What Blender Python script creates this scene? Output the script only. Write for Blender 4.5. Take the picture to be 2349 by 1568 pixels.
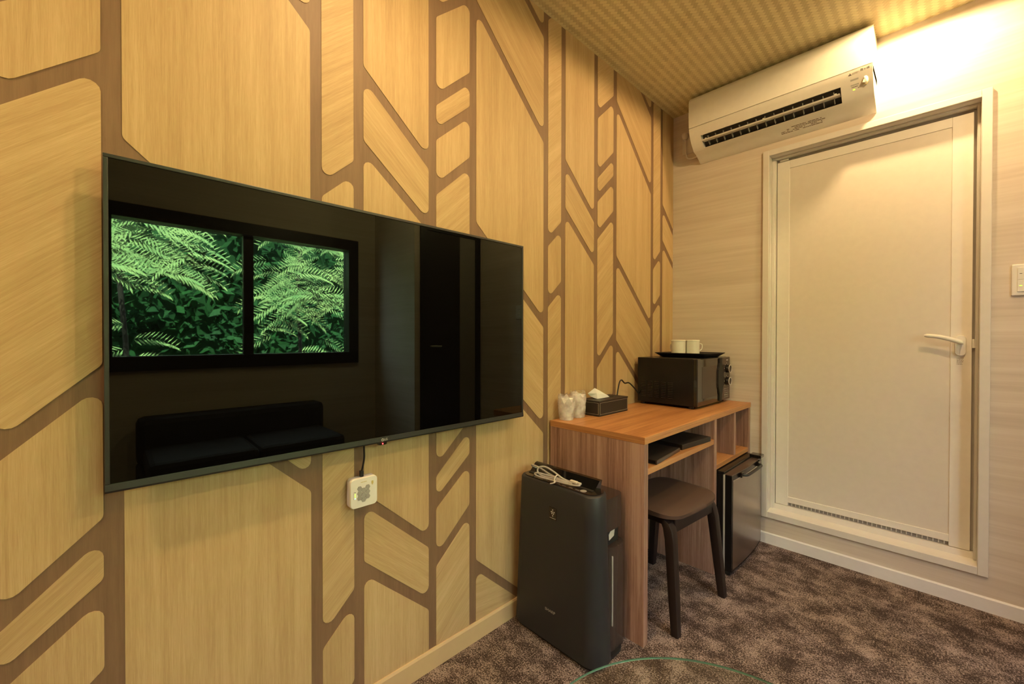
import bpy, bmesh, math, random
from mathutils import Vector, Matrix
random.seed(7)
for o in list(bpy.data.objects): bpy.data.objects.remove(o)
SC = bpy.context.scene
COL = SC.collection
PI = math.pi
D = 2.4534          # far wall (y)
W = 2.60            # window wall (x)
W2 = 1.90           # wall of the narrow end (x)
YS = 1.75           # step between the two (y)
YB = -1.75          # back wall (y)
H = 2.40

# ------------------------------------------------------------------ camera
cam = bpy.data.cameras.new('camera'); camo = bpy.data.objects.new('camera', cam); COL.objects.link(camo)
cam.sensor_fit = 'HORIZONTAL'; cam.sensor_width = 36.0
cam.lens = 947.42 / 2349 * 36.0
cam.clip_start = 0.02; cam.clip_end = 200
_yaw, _pit, _rol = math.radians(46.006), math.radians(-0.4567), math.radians(0.0731)
_F = Vector((-math.sin(_yaw)*math.cos(_pit), math.cos(_yaw)*math.cos(_pit), math.sin(_pit)))
_R = Vector((math.cos(_yaw), math.sin(_yaw), 0)); _U = _R.cross(_F)
_R2 = _R*math.cos(_rol) + _U*math.sin(_rol); _U2 = -_R*math.sin(_rol) + _U*math.cos(_rol)
_m = Matrix((( _R2.x, _U2.x, -_F.x, 1.1332), (_R2.y, _U2.y, -_F.y, 0.0), (_R2.z, _U2.z, -_F.z, 1.0639), (0, 0, 0, 1)))
camo.matrix_world = _m
SC.camera = camo

# ------------------------------------------------------------------ world, sun, daylight, exposure
world = bpy.data.worlds.new('world'); SC.world = world; world.use_nodes = True
bg = world.node_tree.nodes['Background']
bg.inputs['Color'].default_value = (0.94, 0.88, 1.0, 1)
bg.inputs['Strength'].default_value = 10.5
sun = bpy.data.lights.new('sun', 'SUN'); suno = bpy.data.objects.new('sun', sun); COL.objects.link(suno)
sun.energy = 90.0; sun.angle = 0.01; sun.color = (1.0, 0.95, 0.82)
suno.rotation_euler = Vector((0.55, 0.25, -0.80)).to_track_quat('-Z', 'Y').to_euler()
suno.location = (-3, -2, 8)
LAMP_COL = (1.0, 0.67, 0.32)
LAMP_W = 26.0
portal = bpy.data.lights.new('window_portal', 'AREA'); porto = bpy.data.objects.new('window_portal', portal); COL.objects.link(porto)
portal.shape = 'RECTANGLE'; portal.size = 1.56; portal.size_y = 0.95
portal.cycles.is_portal = True
porto.location = (W + 0.14, 0.745, 1.39)
porto.rotation_euler = Vector((-1, 0, 0)).to_track_quat('-Z', 'Z').to_euler()
SC.view_settings.view_transform = 'Standard'; SC.view_settings.look = 'None'
SC.view_settings.exposure = 0.79; SC.view_settings.gamma = 1.0; SC.view_settings.use_curve_mapping = False

# ------------------------------------------------------------------ materials
MATS = {}
def N(nt, kind, **kw):
    n = nt.nodes.new(kind)
    for k, v in kw.items():
        if k in n.inputs: n.inputs[k].default_value = v
        else: setattr(n, k, v)
    return n
def base(name):
    m = bpy.data.materials.new(name); m.use_nodes = True
    nt = m.node_tree; b = nt.nodes['Principled BSDF']
    MATS[name] = m
    return m, nt, b
def c4(c): return (c[0], c[1], c[2], 1)
def plain(name, col, rough=0.5, metal=0.0, spec=0.5, coat=0.0, emit=None, es=0.0, bump=0.0, bscale=400.0):
    m, nt, b = base(name)
    b.inputs['Base Color'].default_value = c4(col); b.inputs['Roughness'].default_value = rough
    b.inputs['Metallic'].default_value = metal; b.inputs['Specular IOR Level'].default_value = spec
    b.inputs['Coat Weight'].default_value = coat; b.inputs['Coat Roughness'].default_value = 0.05
    if emit:
        b.inputs['Emission Color'].default_value = c4(emit); b.inputs['Emission Strength'].default_value = es
    # fine procedural variation of tone
    geo = N(nt, 'ShaderNodeNewGeometry'); nz = N(nt, 'ShaderNodeTexNoise', Scale=35.0, Detail=4.0)
    nt.links.new(geo.outputs['Position'], nz.inputs['Vector'])
    mx = N(nt, 'ShaderNodeMixRGB', blend_type='MULTIPLY'); mx.inputs[0].default_value = 1.0
    rp = N(nt, 'ShaderNodeValToRGB'); rp.color_ramp.elements[0].color = (0.94, 0.94, 0.94, 1); rp.color_ramp.elements[1].color = (1.04, 1.04, 1.04, 1)
    nt.links.new(nz.outputs['Fac'], rp.inputs[0]); mx.inputs[1].default_value = c4(col); nt.links.new(rp.outputs[0], mx.inputs[2])
    nt.links.new(mx.outputs[0], b.inputs['Base Color'])
    if bump:
        n2 = N(nt, 'ShaderNodeTexNoise', Scale=bscale, Detail=3.0); nt.links.new(geo.outputs['Position'], n2.inputs['Vector'])
        bp = N(nt, 'ShaderNodeBump', Strength=bump, Distance=0.001); nt.links.new(n2.outputs['Fac'], bp.inputs['Height']); nt.links.new(bp.outputs[0], b.inputs['Normal'])
    return m
def ramp(nt, stops):
    r = N(nt, 'ShaderNodeValToRGB'); e = r.color_ramp.elements
    while len(e) < len(stops): e.new(0.5)
    for i, (p, c) in enumerate(stops): e[i].position = p; e[i].color = c4(c)
    return r
def wood(name, dark, mid, light, rough=0.5, across=55.0, along=1.6, fibre=0.35, cath=0.0, vary=0.12, seed=0.0, con=0.20):
    """grain runs along U of the UV map, both in metres"""
    m, nt, b = base(name); L = nt.links
    uv = N(nt, 'ShaderNodeUVMap'); oi = N(nt, 'ShaderNodeObjectInfo')
    off = N(nt, 'ShaderNodeVectorMath', operation='ADD'); sc = N(nt, 'ShaderNodeVectorMath', operation='SCALE')
    cmb = N(nt, 'ShaderNodeCombineXYZ'); L.new(oi.outputs['Random'], cmb.inputs[0]); L.new(oi.outputs['Random'], cmb.inputs[1]); cmb.inputs[2].default_value = seed
    L.new(cmb.outputs[0], sc.inputs[0]); sc.inputs['Scale'].default_value = 37.0
    L.new(uv.outputs[0], off.inputs[0]); L.new(sc.outputs[0], off.inputs[1])
    mp = N(nt, 'ShaderNodeMapping'); mp.inputs['Scale'].default_value = (along, across * 0.18, 1); L.new(off.outputs[0], mp.inputs[0])
    n1 = N(nt, 'ShaderNodeTexNoise', Scale=1.0, Detail=6.0, Roughness=0.6, Distortion=0.25); L.new(mp.outputs[0], n1.inputs['Vector'])
    mp2 = N(nt, 'ShaderNodeMapping'); mp2.inputs['Scale'].default_value = (along * 3, across * 1.6, 1); L.new(off.outputs[0], mp2.inputs[0])
    n2 = N(nt, 'ShaderNodeTexNoise', Scale=1.0, Detail=5.0, Roughness=0.65, Distortion=0.6); L.new(mp2.outputs[0], n2.inputs['Vector'])
    mp3 = N(nt, 'ShaderNodeMapping'); mp3.inputs['Scale'].default_value = (22, 900, 1); L.new(off.outputs[0], mp3.inputs[0])
    n3 = N(nt, 'ShaderNodeTexNoise', Scale=1.0, Detail=3.0, Roughness=0.7); L.new(mp3.outputs[0], n3.inputs['Vector'])
    a = N(nt, 'ShaderNodeMath', operation='MULTIPLY'); L.new(n1.outputs['Fac'], a.inputs[0]); a.inputs[1].default_value = 0.55
    c = N(nt, 'ShaderNodeMath', operation='MULTIPLY_ADD'); L.new(n2.outputs['Fac'], c.inputs[0]); c.inputs[1].default_value = 0.45; L.new(a.outputs[0], c.inputs[2])
    d = N(nt, 'ShaderNodeMath', operation='MULTIPLY_ADD'); L.new(n3.outputs['Fac'], d.inputs[0]); d.inputs[1].default_value = fibre; L.new(c.outputs[0], d.inputs[2])
    e = N(nt, 'ShaderNodeMath', operation='SUBTRACT'); L.new(d.outputs[0], e.inputs[0]); e.inputs[1].default_value = fibre * 0.5
    f = N(nt, 'ShaderNodeMath', operation='MULTIPLY_ADD'); L.new(oi.outputs['Random'], f.inputs[0]); f.inputs[1].default_value = vary; L.new(e.outputs[0], f.inputs[2])
    g = N(nt, 'ShaderNodeMath', operation='SUBTRACT'); L.new(f.outputs[0], g.inputs[0]); g.inputs[1].default_value = vary * 0.5
    r = ramp(nt, [(0.5 - con, dark), (0.50, mid), (0.5 + con, light)]); L.new(g.outputs[0], r.inputs[0])
    L.new(r.outputs[0], b.inputs['Base Color']); b.inputs['Roughness'].default_value = rough
    bp = N(nt, 'ShaderNodeBump', Strength=0.12, Distance=0.001); L.new(n3.outputs['Fac'], bp.inputs['Height']); L.new(bp.outputs[0], b.inputs['Normal'])
    return m
wood('oak_panel', (0.41, 0.27, 0.125), (0.515, 0.355, 0.175), (0.62, 0.45, 0.245), rough=0.55, across=110, along=1.3, fibre=0.5)
wood('brown_stem', (0.165, 0.095, 0.052), (0.215, 0.128, 0.072), (0.26, 0.158, 0.09), rough=0.55, fibre=0.30, vary=0.0)
wood('desk_wood', (0.17, 0.085, 0.060), (0.36, 0.205, 0.150), (0.53, 0.345, 0.270), rough=0.42, across=70, along=0.8, fibre=0.25, vary=0.04, con=0.13)
wood('desk_top_wood', (0.29, 0.11, 0.036), (0.49, 0.225, 0.080), (0.64, 0.34, 0.14), rough=0.38, across=90, along=0.8, fibre=0.2, vary=0.0, con=0.14)

def wallpaper():
    m, nt, b = base('pale_streak_paper'); L = nt.links
    geo = N(nt, 'ShaderNodeNewGeometry')
    mp = N(nt, 'ShaderNodeMapping'); mp.inputs['Scale'].default_value = (2.2, 2.2, 75); L.new(geo.outputs['Position'], mp.inputs[0])
    n1 = N(nt, 'ShaderNodeTexNoise', Scale=1.0, Detail=6.0, Roughness=0.62, Distortion=0.4); L.new(mp.outputs[0], n1.inputs['Vector'])
    mp2 = N(nt, 'ShaderNodeMapping'); mp2.inputs['Scale'].default_value = (0.8, 0.8, 14); L.new(geo.outputs['Position'], mp2.inputs[0])
    n2 = N(nt, 'ShaderNodeTexNoise', Scale=1.0, Detail=3.0); L.new(mp2.outputs[0], n2.inputs['Vector'])
    ad = N(nt, 'ShaderNodeMath', operation='MULTIPLY_ADD'); L.new(n2.outputs['Fac'], ad.inputs[0]); ad.inputs[1].default_value = 0.5
    hf = N(nt, 'ShaderNodeMath', operation='MULTIPLY'); L.new(n1.outputs['Fac'], hf.inputs[0]); hf.inputs[1].default_value = 0.5; L.new(hf.outputs[0], ad.inputs[2])
    r = ramp(nt, [(0.33, (0.58, 0.50, 0.42)), (0.5, (0.67, 0.59, 0.505)), (0.66, (0.74, 0.67, 0.585))]); L.new(ad.outputs[0], r.inputs[0])
    L.new(r.outputs[0], b.inputs['Base Color']); b.inputs['Roughness'].default_value = 0.6
    bp = N(nt, 'ShaderNodeBump', Strength=0.15, Distance=0.001); L.new(n1.outputs['Fac'], bp.inputs['Height']); L.new(bp.outputs[0], b.inputs['Normal'])
wallpaper()

def weave():
    m, nt, b = base('woven_cane_paper'); L = nt.links
    geo = N(nt, 'ShaderNodeNewGeometry')
    S = 0.0135
    rot = N(nt, 'ShaderNodeMapping'); rot.inputs['Scale'].default_value = (1/S, 1/S, 1); rot.inputs['Rotation'].default_value = (0, 0, -PI / 4); L.new(geo.outputs['Position'], rot.inputs[0])
    sep = N(nt, 'ShaderNodeSeparateXYZ'); L.new(rot.outputs[0], sep.inputs[0])
    def M(op, a, b_=None):
        n = N(nt, 'ShaderNodeMath', operation=op)
        for i, v in enumerate((a, b_)):
            if v is None: continue
            if isinstance(v, (int, float)): n.inputs[i].default_value = v
            else: L.new(v, n.inputs[i])
        return n.outputs[0]
    i = M('FLOOR', sep.outputs[0]); j = M('FLOOR', sep.outputs[1])
    k = M('FLOORED_MODULO', M('SUBTRACT', i, j), 4.0)
    over = M('LESS_THAN', k, 1.5)                       # strip along x on top
    fx = M('FRACT', sep.outputs[0]); fy = M('FRACT', sep.outputs[1])
    ex = M('MULTIPLY', M('SUBTRACT', 1.0, M('ABSOLUTE', M('MULTIPLY_ADD', fx, 2.0))), 1.0)
    def edge(f):                                         # 0 at strip edge, 1 in the middle
        return M('SUBTRACT', 1.0, M('POWER', M('ABSOLUTE', M('SUBTRACT', M('MULTIPLY', f, 2.0), 1.0)), 6.0))
    h = N(nt, 'ShaderNodeMix'); h.data_type = 'FLOAT'; L.new(over, h.inputs['Factor']); L.new(edge(fx), h.inputs['A']); L.new(edge(fy), h.inputs['B'])
    jt = N(nt, 'ShaderNodeCombineXYZ'); L.new(M('MULTIPLY', i, M('SUBTRACT', 1.0, over)), jt.inputs[0]); L.new(M('MULTIPLY', j, over), jt.inputs[1]); L.new(over, jt.inputs[2])
    wn = N(nt, 'ShaderNodeTexWhiteNoise'); L.new(jt.outputs[0], wn.inputs['Vector'])
    big = N(nt, 'ShaderNodeTexNoise', Scale=16.0, Detail=3.0); L.new(geo.outputs['Position'], big.inputs['Vector'])
    val = M('ADD', M('ADD', M('MULTIPLY', over, 0.40), M('MULTIPLY', wn.outputs['Value'], 0.22)), M('MULTIPLY', big.outputs['Fac'], 0.42))
    r = ramp(nt, [(0.10, (0.54, 0.46, 0.245)), (0.5, (0.70, 0.61, 0.35)), (0.95, (0.86, 0.78, 0.48))]); L.new(val, r.inputs[0])
    mx = N(nt, 'ShaderNodeMixRGB', blend_type='MULTIPLY'); mx.inputs[0].default_value = 1.0; L.new(r.outputs[0], mx.inputs[1])
    r2 = ramp(nt, [(0.0, (0.72, 0.70, 0.66)), (0.6, (1, 1, 1))]); L.new(h.outputs['Result'], r2.inputs[0]); L.new(r2.outputs[0], mx.inputs[2])
    L.new(mx.outputs[0], b.inputs['Base Color']); b.inputs['Roughness'].default_value = 0.65
    bp = N(nt, 'ShaderNodeBump', Strength=0.25, Distance=0.001); L.new(h.outputs['Result'], bp.inputs['Height']); L.new(bp.outputs[0], b.inputs['Normal'])
weave()

def carpet():
    m, nt, b = base('speckled_carpet'); L = nt.links
    geo = N(nt, 'ShaderNodeNewGeometry')
    n1 = N(nt, 'ShaderNodeTexNoise', Scale=10.5, Detail=9.0, Roughness=0.72, Distortion=0.0); L.new(geo.outputs['Position'], n1.inputs['Vector'])
    n2 = N(nt, 'ShaderNodeTexNoise', Scale=210.0, Detail=3.0, Roughness=0.7); L.new(geo.outputs['Position'], n2.inputs['Vector'])
    n3 = N(nt, 'ShaderNodeTexNoise', Scale=1.6, Detail=3.0); L.new(geo.outputs['Position'], n3.inputs['Vector'])
    a = N(nt, 'ShaderNodeMath', operation='MULTIPLY_ADD'); L.new(n2.outputs['Fac'], a.inputs[0]); a.inputs[1].default_value = 1.3; L.new(n1.outputs['Fac'], a.inputs[2])
    s = N(nt, 'ShaderNodeMath', operation='SUBTRACT'); L.new(a.outputs[0], s.inputs[0]); s.inputs[1].default_value = 0.65
    r = ramp(nt, [(0.41, (0.048, 0.036, 0.032)), (0.51, (0.13, 0.102, 0.092)), (0.64, (0.36, 0.30, 0.28))]); L.new(s.outputs[0], r.inputs[0])
    tint = ramp(nt, [(0.35, (1.0, 0.96, 0.98)), (0.65, (1.0, 0.93, 0.82))]); L.new(n3.outputs['Fac'], tint.inputs[0])
    mx = N(nt, 'ShaderNodeMixRGB', blend_type='MULTIPLY'); mx.inputs[0].default_value = 1.0; L.new(r.outputs[0], mx.inputs[1]); L.new(tint.outputs[0], mx.inputs[2])
    L.new(mx.outputs[0], b.inputs['Base Color']); b.inputs['Roughness'].default_value = 0.95; b.inputs['Specular IOR Level'].default_value = 0.1
    bp = N(nt, 'ShaderNodeBump', Strength=0.7, Distance=0.004); L.new(n2.outputs['Fac'], bp.inputs['Height']); L.new(bp.outputs[0], b.inputs['Normal'])
carpet()

def thin_glass(name, tint, gloss=0.02, extra=0.0):
    m = bpy.data.materials.new(name); m.use_nodes = True; MATS[name] = m
    nt = m.node_tree; nt.nodes.clear(); L = nt.links
    o = N(nt, 'ShaderNodeOutputMaterial'); t = N(nt, 'ShaderNodeBsdfTransparent', Color=c4(tint)); g = N(nt, 'ShaderNodeBsdfGlossy', Roughness=gloss)
    fr = N(nt, 'ShaderNodeFresnel', IOR=1.45); mx = N(nt, 'ShaderNodeMixShader')
    geo = N(nt, 'ShaderNodeNewGeometry'); one = N(nt, 'ShaderNodeMath', operation='SUBTRACT'); one.inputs[0].default_value = 1.0; L.new(geo.outputs['Backfacing'], one.inputs[1])
    fm = N(nt, 'ShaderNodeMath', operation='MULTIPLY'); L.new(fr.outputs[0], fm.inputs[0]); L.new(one.outputs[0], fm.inputs[1])
    L.new(fm.outputs[0], mx.inputs[0]); L.new(t.outputs[0], mx.inputs[1]); L.new(g.outputs[0], mx.inputs[2]); L.new(mx.outputs[0], o.inputs[0])
    return m
thin_glass('window_glass', (0.95, 0.99, 0.96))
thin_glass('table_glass', (0.96, 0.99, 0.965))
def film(name, tint, dcol, dens):
    m = bpy.data.materials.new(name); m.use_nodes = True; MATS[name] = m
    nt = m.node_tree; nt.nodes.clear(); L = nt.links
    o = N(nt, 'ShaderNodeOutputMaterial'); t = N(nt, 'ShaderNodeBsdfTransparent', Color=c4(tint))
    b = N(nt, 'ShaderNodeBsdfPrincipled'); b.inputs['Base Color'].default_value = c4(dcol); b.inputs['Roughness'].default_value = 0.25
    geo = N(nt, 'ShaderNodeNewGeometry'); nz = N(nt, 'ShaderNodeTexNoise', Scale=28.0, Detail=2.0); L.new(geo.outputs['Position'], nz.inputs['Vector'])
    r = ramp(nt, [(0.35, (dens*0.5,)*3), (0.7, (dens*1.5,)*3)]); L.new(nz.outputs['Fac'], r.inputs[0])
    bp = N(nt, 'ShaderNodeBump', Strength=0.15, Distance=0.003); L.new(nz.outputs['Fac'], bp.inputs['Height']); L.new(bp.outputs[0], b.inputs['Normal'])
    mx = N(nt, 'ShaderNodeMixShader'); L.new(r.outputs[0], mx.inputs[0]); L.new(t.outputs[0], mx.inputs[1]); L.new(b.outputs[0], mx.inputs[2]); L.new(mx.outputs[0], o.inputs[0])
film('plastic_film', (0.98, 0.98, 0.98), (0.92, 0.91, 0.88), 0.36)
film('cup_plastic', (0.97, 0.97, 0.97), (0.88, 0.87, 0.83), 0.35)

def leaf_mat(name, c1, c2):
    m, nt, b = base(name); L = nt.links
    geo = N(nt, 'ShaderNodeNewGeometry'); nz = N(nt, 'ShaderNodeTexNoise', Scale=3.0, Detail=3.0); L.new(geo.outputs['Position'], nz.inputs['Vector'])
    r = ramp(nt, [(0.3, c1), (0.7, c2)]); L.new(nz.outputs['Fac'], r.inputs[0]); L.new(r.outputs[0], b.inputs['Base Color'])
    b.inputs['Roughness'].default_value = 0.7; b.inputs['Specular IOR Level'].default_value = 0.15
leaf_mat('leaf', (0.14, 0.28, 0.11), (0.34, 0.46, 0.18))
leaf_mat('hedge_leaf', (0.006, 0.032, 0.012), (0.016, 0.075, 0.020))
plain('soil', (0.10, 0.08, 0.05), 0.9)

plain('white_plastic', (0.80, 0.79, 0.74), 0.35)
plain('ac_white', (0.82, 0.81, 0.75), 0.30)
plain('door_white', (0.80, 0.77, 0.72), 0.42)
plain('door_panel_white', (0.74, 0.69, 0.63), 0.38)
plain('trim_white', (0.74, 0.71, 0.67), 0.40)
plain('baseboard_oak', (0.60, 0.43, 0.24), 0.45)
plain('baseboard_pale', (0.78, 0.77, 0.78), 0.45)
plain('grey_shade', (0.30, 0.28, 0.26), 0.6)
plain('dark_gap', (0.03, 0.03, 0.03), 0.8)
plain('bezel', (0.030, 0.032, 0.030), 0.38)
plain('black_plastic', (0.009, 0.009, 0.009), 0.25, spec=0.35)
plain('black_matte', (0.010, 0.010, 0.010), 0.6)
plain('black_gloss', (0.006, 0.006, 0.006), 0.08, coat=0.5)
plain('grey_slot', (0.035, 0.030, 0.024), 0.3)
plain('rubber_black', (0.012, 0.012, 0.012), 0.55)
plain('charcoal', (0.022, 0.0235, 0.026), 0.50)
plain('brown_gloss', (0.050, 0.036, 0.030), 0.18)
plain('stool_paint', (0.020, 0.013, 0.011), 0.45, spec=0.35)
plain('stool_fabric', (0.075, 0.042, 0.028), 0.75, bump=0.3, bscale=900)
plain('chrome', (0.80, 0.79, 0.77), 0.30, metal=1.0)
plain('steel', (0.36, 0.33, 0.31), 0.30, metal=1.0)
plain('fridge_top_strip', (0.20, 0.15, 0.12), 0.30, metal=0.7)
plain('leather_black', (0.020, 0.016, 0.013), 0.50, bump=0.4, bscale=700)
plain('stitch', (0.42, 0.37, 0.30), 0.7)
plain('tissue_paper', (0.84, 0.82, 0.76), 0.8)
plain('ceramic', (0.80, 0.79, 0.70), 0.25)
plain('cord_grey', (0.42, 0.40, 0.38), 0.45)
plain('tie_beige', (0.62, 0.58, 0.50), 0.6)
plain('print_dark', (0.05, 0.04, 0.035), 0.6)
plain('print_soft', (0.25, 0.21, 0.17), 0.6)
plain('print_light', (0.62, 0.60, 0.57), 0.5)
plain('print_grey', (0.30, 0.29, 0.28), 0.45)
plain('gold_print', (0.55, 0.45, 0.15), 0.5)
plain('hex_grey', (0.36, 0.36, 0.33), 0.5, bump=0.6, bscale=1500)
plain('lilac_white', (0.70, 0.70, 0.80), 0.35)
plain('screen_grey', (0.50, 0.51, 0.49), 0.2)
plain('led_red', (0.6, 0.02, 0.02), 0.3, emit=(1.0, 0.03, 0.03), es=6.0)
plain('led_green', (0.3, 0.8, 0.05), 0.3, emit=(0.45, 1.0, 0.05), es=1.2)
plain('led_cyan', (0.3, 0.9, 0.7), 0.3, emit=(0.3, 1.0, 0.7), es=2.0)
plain('lamp_lens', (0.9, 0.9, 0.85), 0.4, emit=LAMP_COL, es=30.0)
plain('vent_dark', (0.035, 0.035, 0.032), 0.5)
plain('vane_grey', (0.30, 0.30, 0.27), 0.5)
plain('sofa_dark', (0.018, 0.017, 0.018), 0.8)
plain('frame_black', (0.012, 0.012, 0.013), 0.45)
plain('dark_door_paint', (0.015, 0.012, 0.011), 0.5)
plain('glass_edge', (0.10, 0.22, 0.16), 0.15)
plain('bark', (0.02, 0.017, 0.012), 0.9)
def screen_mat():
    m, nt, b = base('lcd_screen')
    b.inputs['Base Color'].default_value = (0.0016, 0.0014, 0.0016, 1)
    b.inputs['Specular IOR Level'].default_value = 0.55; b.inputs['Specular Tint'].default_value = (0.78, 1.0, 0.84, 1)
    geo = N(nt, 'ShaderNodeNewGeometry'); nz = N(nt, 'ShaderNodeTexNoise', Scale=900.0); nt.links.new(geo.outputs['Position'], nz.inputs['Vector'])
    r = ramp(nt, [(0.3, (0.010,)*3), (0.7, (0.016,)*3)]); nt.links.new(nz.outputs['Fac'], r.inputs[0]); nt.links.new(r.outputs[0], b.inputs['Roughness'])
screen_mat()

# ------------------------------------------------------------------ mesh helpers
class MB:
    """collects shapes of ONE part"""
    def __init__(s): s.v = []; s.f = []; s.uv = []
    def poly(s, pts, uvs=None):
        i = len(s.v); s.v += [tuple(p) for p in pts]; s.f.append(list(range(i, i + len(pts))))
        s.uv.append(uvs if uvs else [(0, 0)] * len(pts))
    def box(s, lo, hi, g=2, bev=0.0):
        bm = bmesh.new(); bmesh.ops.create_cube(bm, size=1.0)
        c = [(a + b) / 2 for a, b in zip(lo, hi)]; d = [max(b - a, 1e-5) for a, b in zip(lo, hi)]
        for v in bm.verts: v.co = Vector((c[0] + v.co.x * d[0], c[1] + v.co.y * d[1], c[2] + v.co.z * d[2]))
        if bev: bmesh.ops.bevel(bm, geom=bm.edges[:], offset=min(bev, min(d) * 0.45), segments=2, affect='EDGES', profile=0.5)
        s.add(bm, g); bm.free(); return s
    def add(s, bm, g=2, M=None):
        i = len(s.v); bm.verts.ensure_lookup_table(); bm.normal_update()
        for v in bm.verts: s.v.append(tuple(M @ v.co if M else v.co))
        for f in bm.faces:
            s.f.append([i + v.index for v in f.verts]); n = f.normal; u = []
            ax = max(range(3), key=lambda k: abs(n[k]))
            oth = [k for k in range(3) if k != ax]
            if ax == g: ga, ca = oth
            else: ga = g; ca = [k for k in oth if k != g][0]
            for v in f.verts: u.append((v.co[ga], v.co[ca] + n[ax] * 0.37))
            s.uv.append(u)
    def prism(s, pts, axis, a, b, g=2):
        """closed polygon pts in the two other axes, extruded along axis from a to b"""
        oth = [k for k in range(3) if k != axis]
        def P(q, t):
            r = [0, 0, 0]; r[oth[0]] = q[0]; r[oth[1]] = q[1]; r[axis] = t; return Vector(r)
        bm = bmesh.new(); A = [bm.verts.new(P(q, a)) for q in pts]; B = [bm.verts.new(P(q, b)) for q in pts]
        bm.faces.new(A); bm.faces.new(B[::-1])
        for i in range(len(pts)): bm.faces.new((A[i], B[i], B[(i + 1) % len(pts)], A[(i + 1) % len(pts)]))
        bmesh.ops.recalc_face_normals(bm, faces=bm.faces); bm.verts.index_update(); s.add(bm, g); bm.free(); return s
    def tube(s, path, r, n=8, closed=False, sub=0):
        pts = [Vector(p) for p in path]
        if sub: pts = smooth(pts, sub, closed)
        i0 = len(s.v); up = None; m = len(pts)
        for k, p in enumerate(pts):
            if closed: t = pts[(k + 1) % m] - pts[k - 1]
            else: t = pts[min(k + 1, m - 1)] - pts[max(k - 1, 0)]
            t.normalize()
            if up is None: up = t.orthogonal().normalized()
            up = (up - t * up.dot(t)); up = up.normalized() if up.length > 1e-6 else t.orthogonal().normalized()
            w = t.cross(up); rr = r[k] if isinstance(r, list) else r
            for j in range(n):
                a = 2 * PI * j / n; s.v.append(tuple(p + (up * math.cos(a) + w * math.sin(a)) * rr))
        for k in range(m if closed else m - 1):
            for j in range(n):
                a = i0 + k * n + j; b = i0 + k * n + (j + 1) % n; k2 = (k + 1) % m
                s.f.append([a, b, i0 + k2 * n + (j + 1) % n, i0 + k2 * n + j]); s.uv.append([(0, 0)] * 4)
        if not closed:
            s.f.append([i0 + j for j in range(n)][::-1]); s.uv.append([(0, 0)] * n)
            s.f.append([i0 + (m - 1) * n + j for j in range(n)]); s.uv.append([(0, 0)] * n)
        return s
    def lathe(s, prof, c, axis=2, n=24, arc=2 * PI):
        """prof: list of (radius, height)"""
        i0 = len(s.v)
        for (r, h) in prof:
            for j in range(n):
                a = arc * j / n; q = [r * math.cos(a), r * math.sin(a)]; q.insert(axis, h); s.v.append((c[0] + q[0], c[1] + q[1], c[2] + q[2]))
        for k in range(len(prof) - 1):
            for j in range(n):
                s.f.append([i0 + k * n + j, i0 + k * n + (j + 1) % n, i0 + (k + 1) * n + (j + 1) % n, i0 + (k + 1) * n + j]); s.uv.append([(0, 0)] * 4)
        for k in (0, len(prof) - 1):
            if prof[k][0] > 1e-6: s.f.append([i0 + k * n + j for j in range(n)]); s.uv.append([(0, 0)] * n)
        return s
    def loft(s, rings, cap=True):
        i0 = len(s.v); n = len(rings[0])
        for r in rings: s.v += [tuple(p) for p in r]
        for k in range(len(rings) - 1):
            for j in range(n):
                s.f.append([i0 + k * n + j, i0 + k * n + (j + 1) % n, i0 + (k + 1) * n + (j + 1) % n, i0 + (k + 1) * n + j]); s.uv.append([(0, 0)] * 4)
        if cap:
            s.f.append([i0 + j for j in range(n)][::-1]); s.uv.append([(0, 0)] * n)
            s.f.append([i0 + (len(rings) - 1) * n + j for j in range(n)]); s.uv.append([(0, 0)] * n)
        return s
    def build(s, name, mat, parent=None, smooth_=None, M=None, recalc=True, bev=0.0):
        me = bpy.data.meshes.new(name)
        vs = [tuple(M @ Vector(v)) for v in s.v] if M else s.v
        me.from_pydata(vs, [], s.f); ul = me.uv_layers.new(name='UVMap'); k = 0
        for u in s.uv:
            for q in u: ul.data[k].uv = q; k += 1
        if recalc:
            bm = bmesh.new(); bm.from_mesh(me); bmesh.ops.recalc_face_normals(bm, faces=bm.faces); bm.to_mesh(me); bm.free()
        me.materials.append(MATS[mat]); o = bpy.data.objects.new(name, me); COL.objects.link(o)
        if parent: put(o, parent)
        if bev:
            md = o.modifiers.new('bevel', 'BEVEL'); md.width = bev; md.segments = 2; md.limit_method = 'ANGLE'; md.angle_limit = 0.6
        if smooth_:
            for p in me.polygons: p.use_smooth = True
            me.set_sharp_from_angle(angle=math.radians(smooth_))
        return o
def put(o, parent):
    o.parent = parent
    M = Matrix.Identity(4); q = parent
    while q: M = q.matrix_parent_inverse @ q.matrix_basis @ M; q = q.parent
    o.matrix_parent_inverse = M.inverted()
def smooth(pts, sub, closed=False):
    out = []; m = len(pts)
    rng = range(m if closed else m - 1)
    for k in rng:
        p0 = pts[k - 1] if (closed or k > 0) else pts[0]; p1 = pts[k]; p2 = pts[(k + 1) % m]
        p3 = pts[(k + 2) % m] if (closed or k + 2 < m) else pts[-1]
        for t in range(sub):
            u = t / sub
            out.append(0.5 * ((2 * p1) + (p2 - p0) * u + (2 * p0 - 5 * p1 + 4 * p2 - p3) * u * u + (3 * p1 - p0 - 3 * p2 + p3) * u ** 3))
    if not closed: out.append(pts[-1])
    return out
def empty(name, loc, label=None, cat=None, group=None, kind=None):
    o = bpy.data.objects.new(name, None); COL.objects.link(o); o.location = loc; o.empty_display_size = 0.05
    return tag(o, label, cat, group, kind)
def tag(o, label=None, cat=None, group=None, kind=None):
    if label: o['label'] = label
    if cat: o['category'] = cat
    if group: o['group'] = group
    if kind: o['kind'] = kind
    return o
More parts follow.
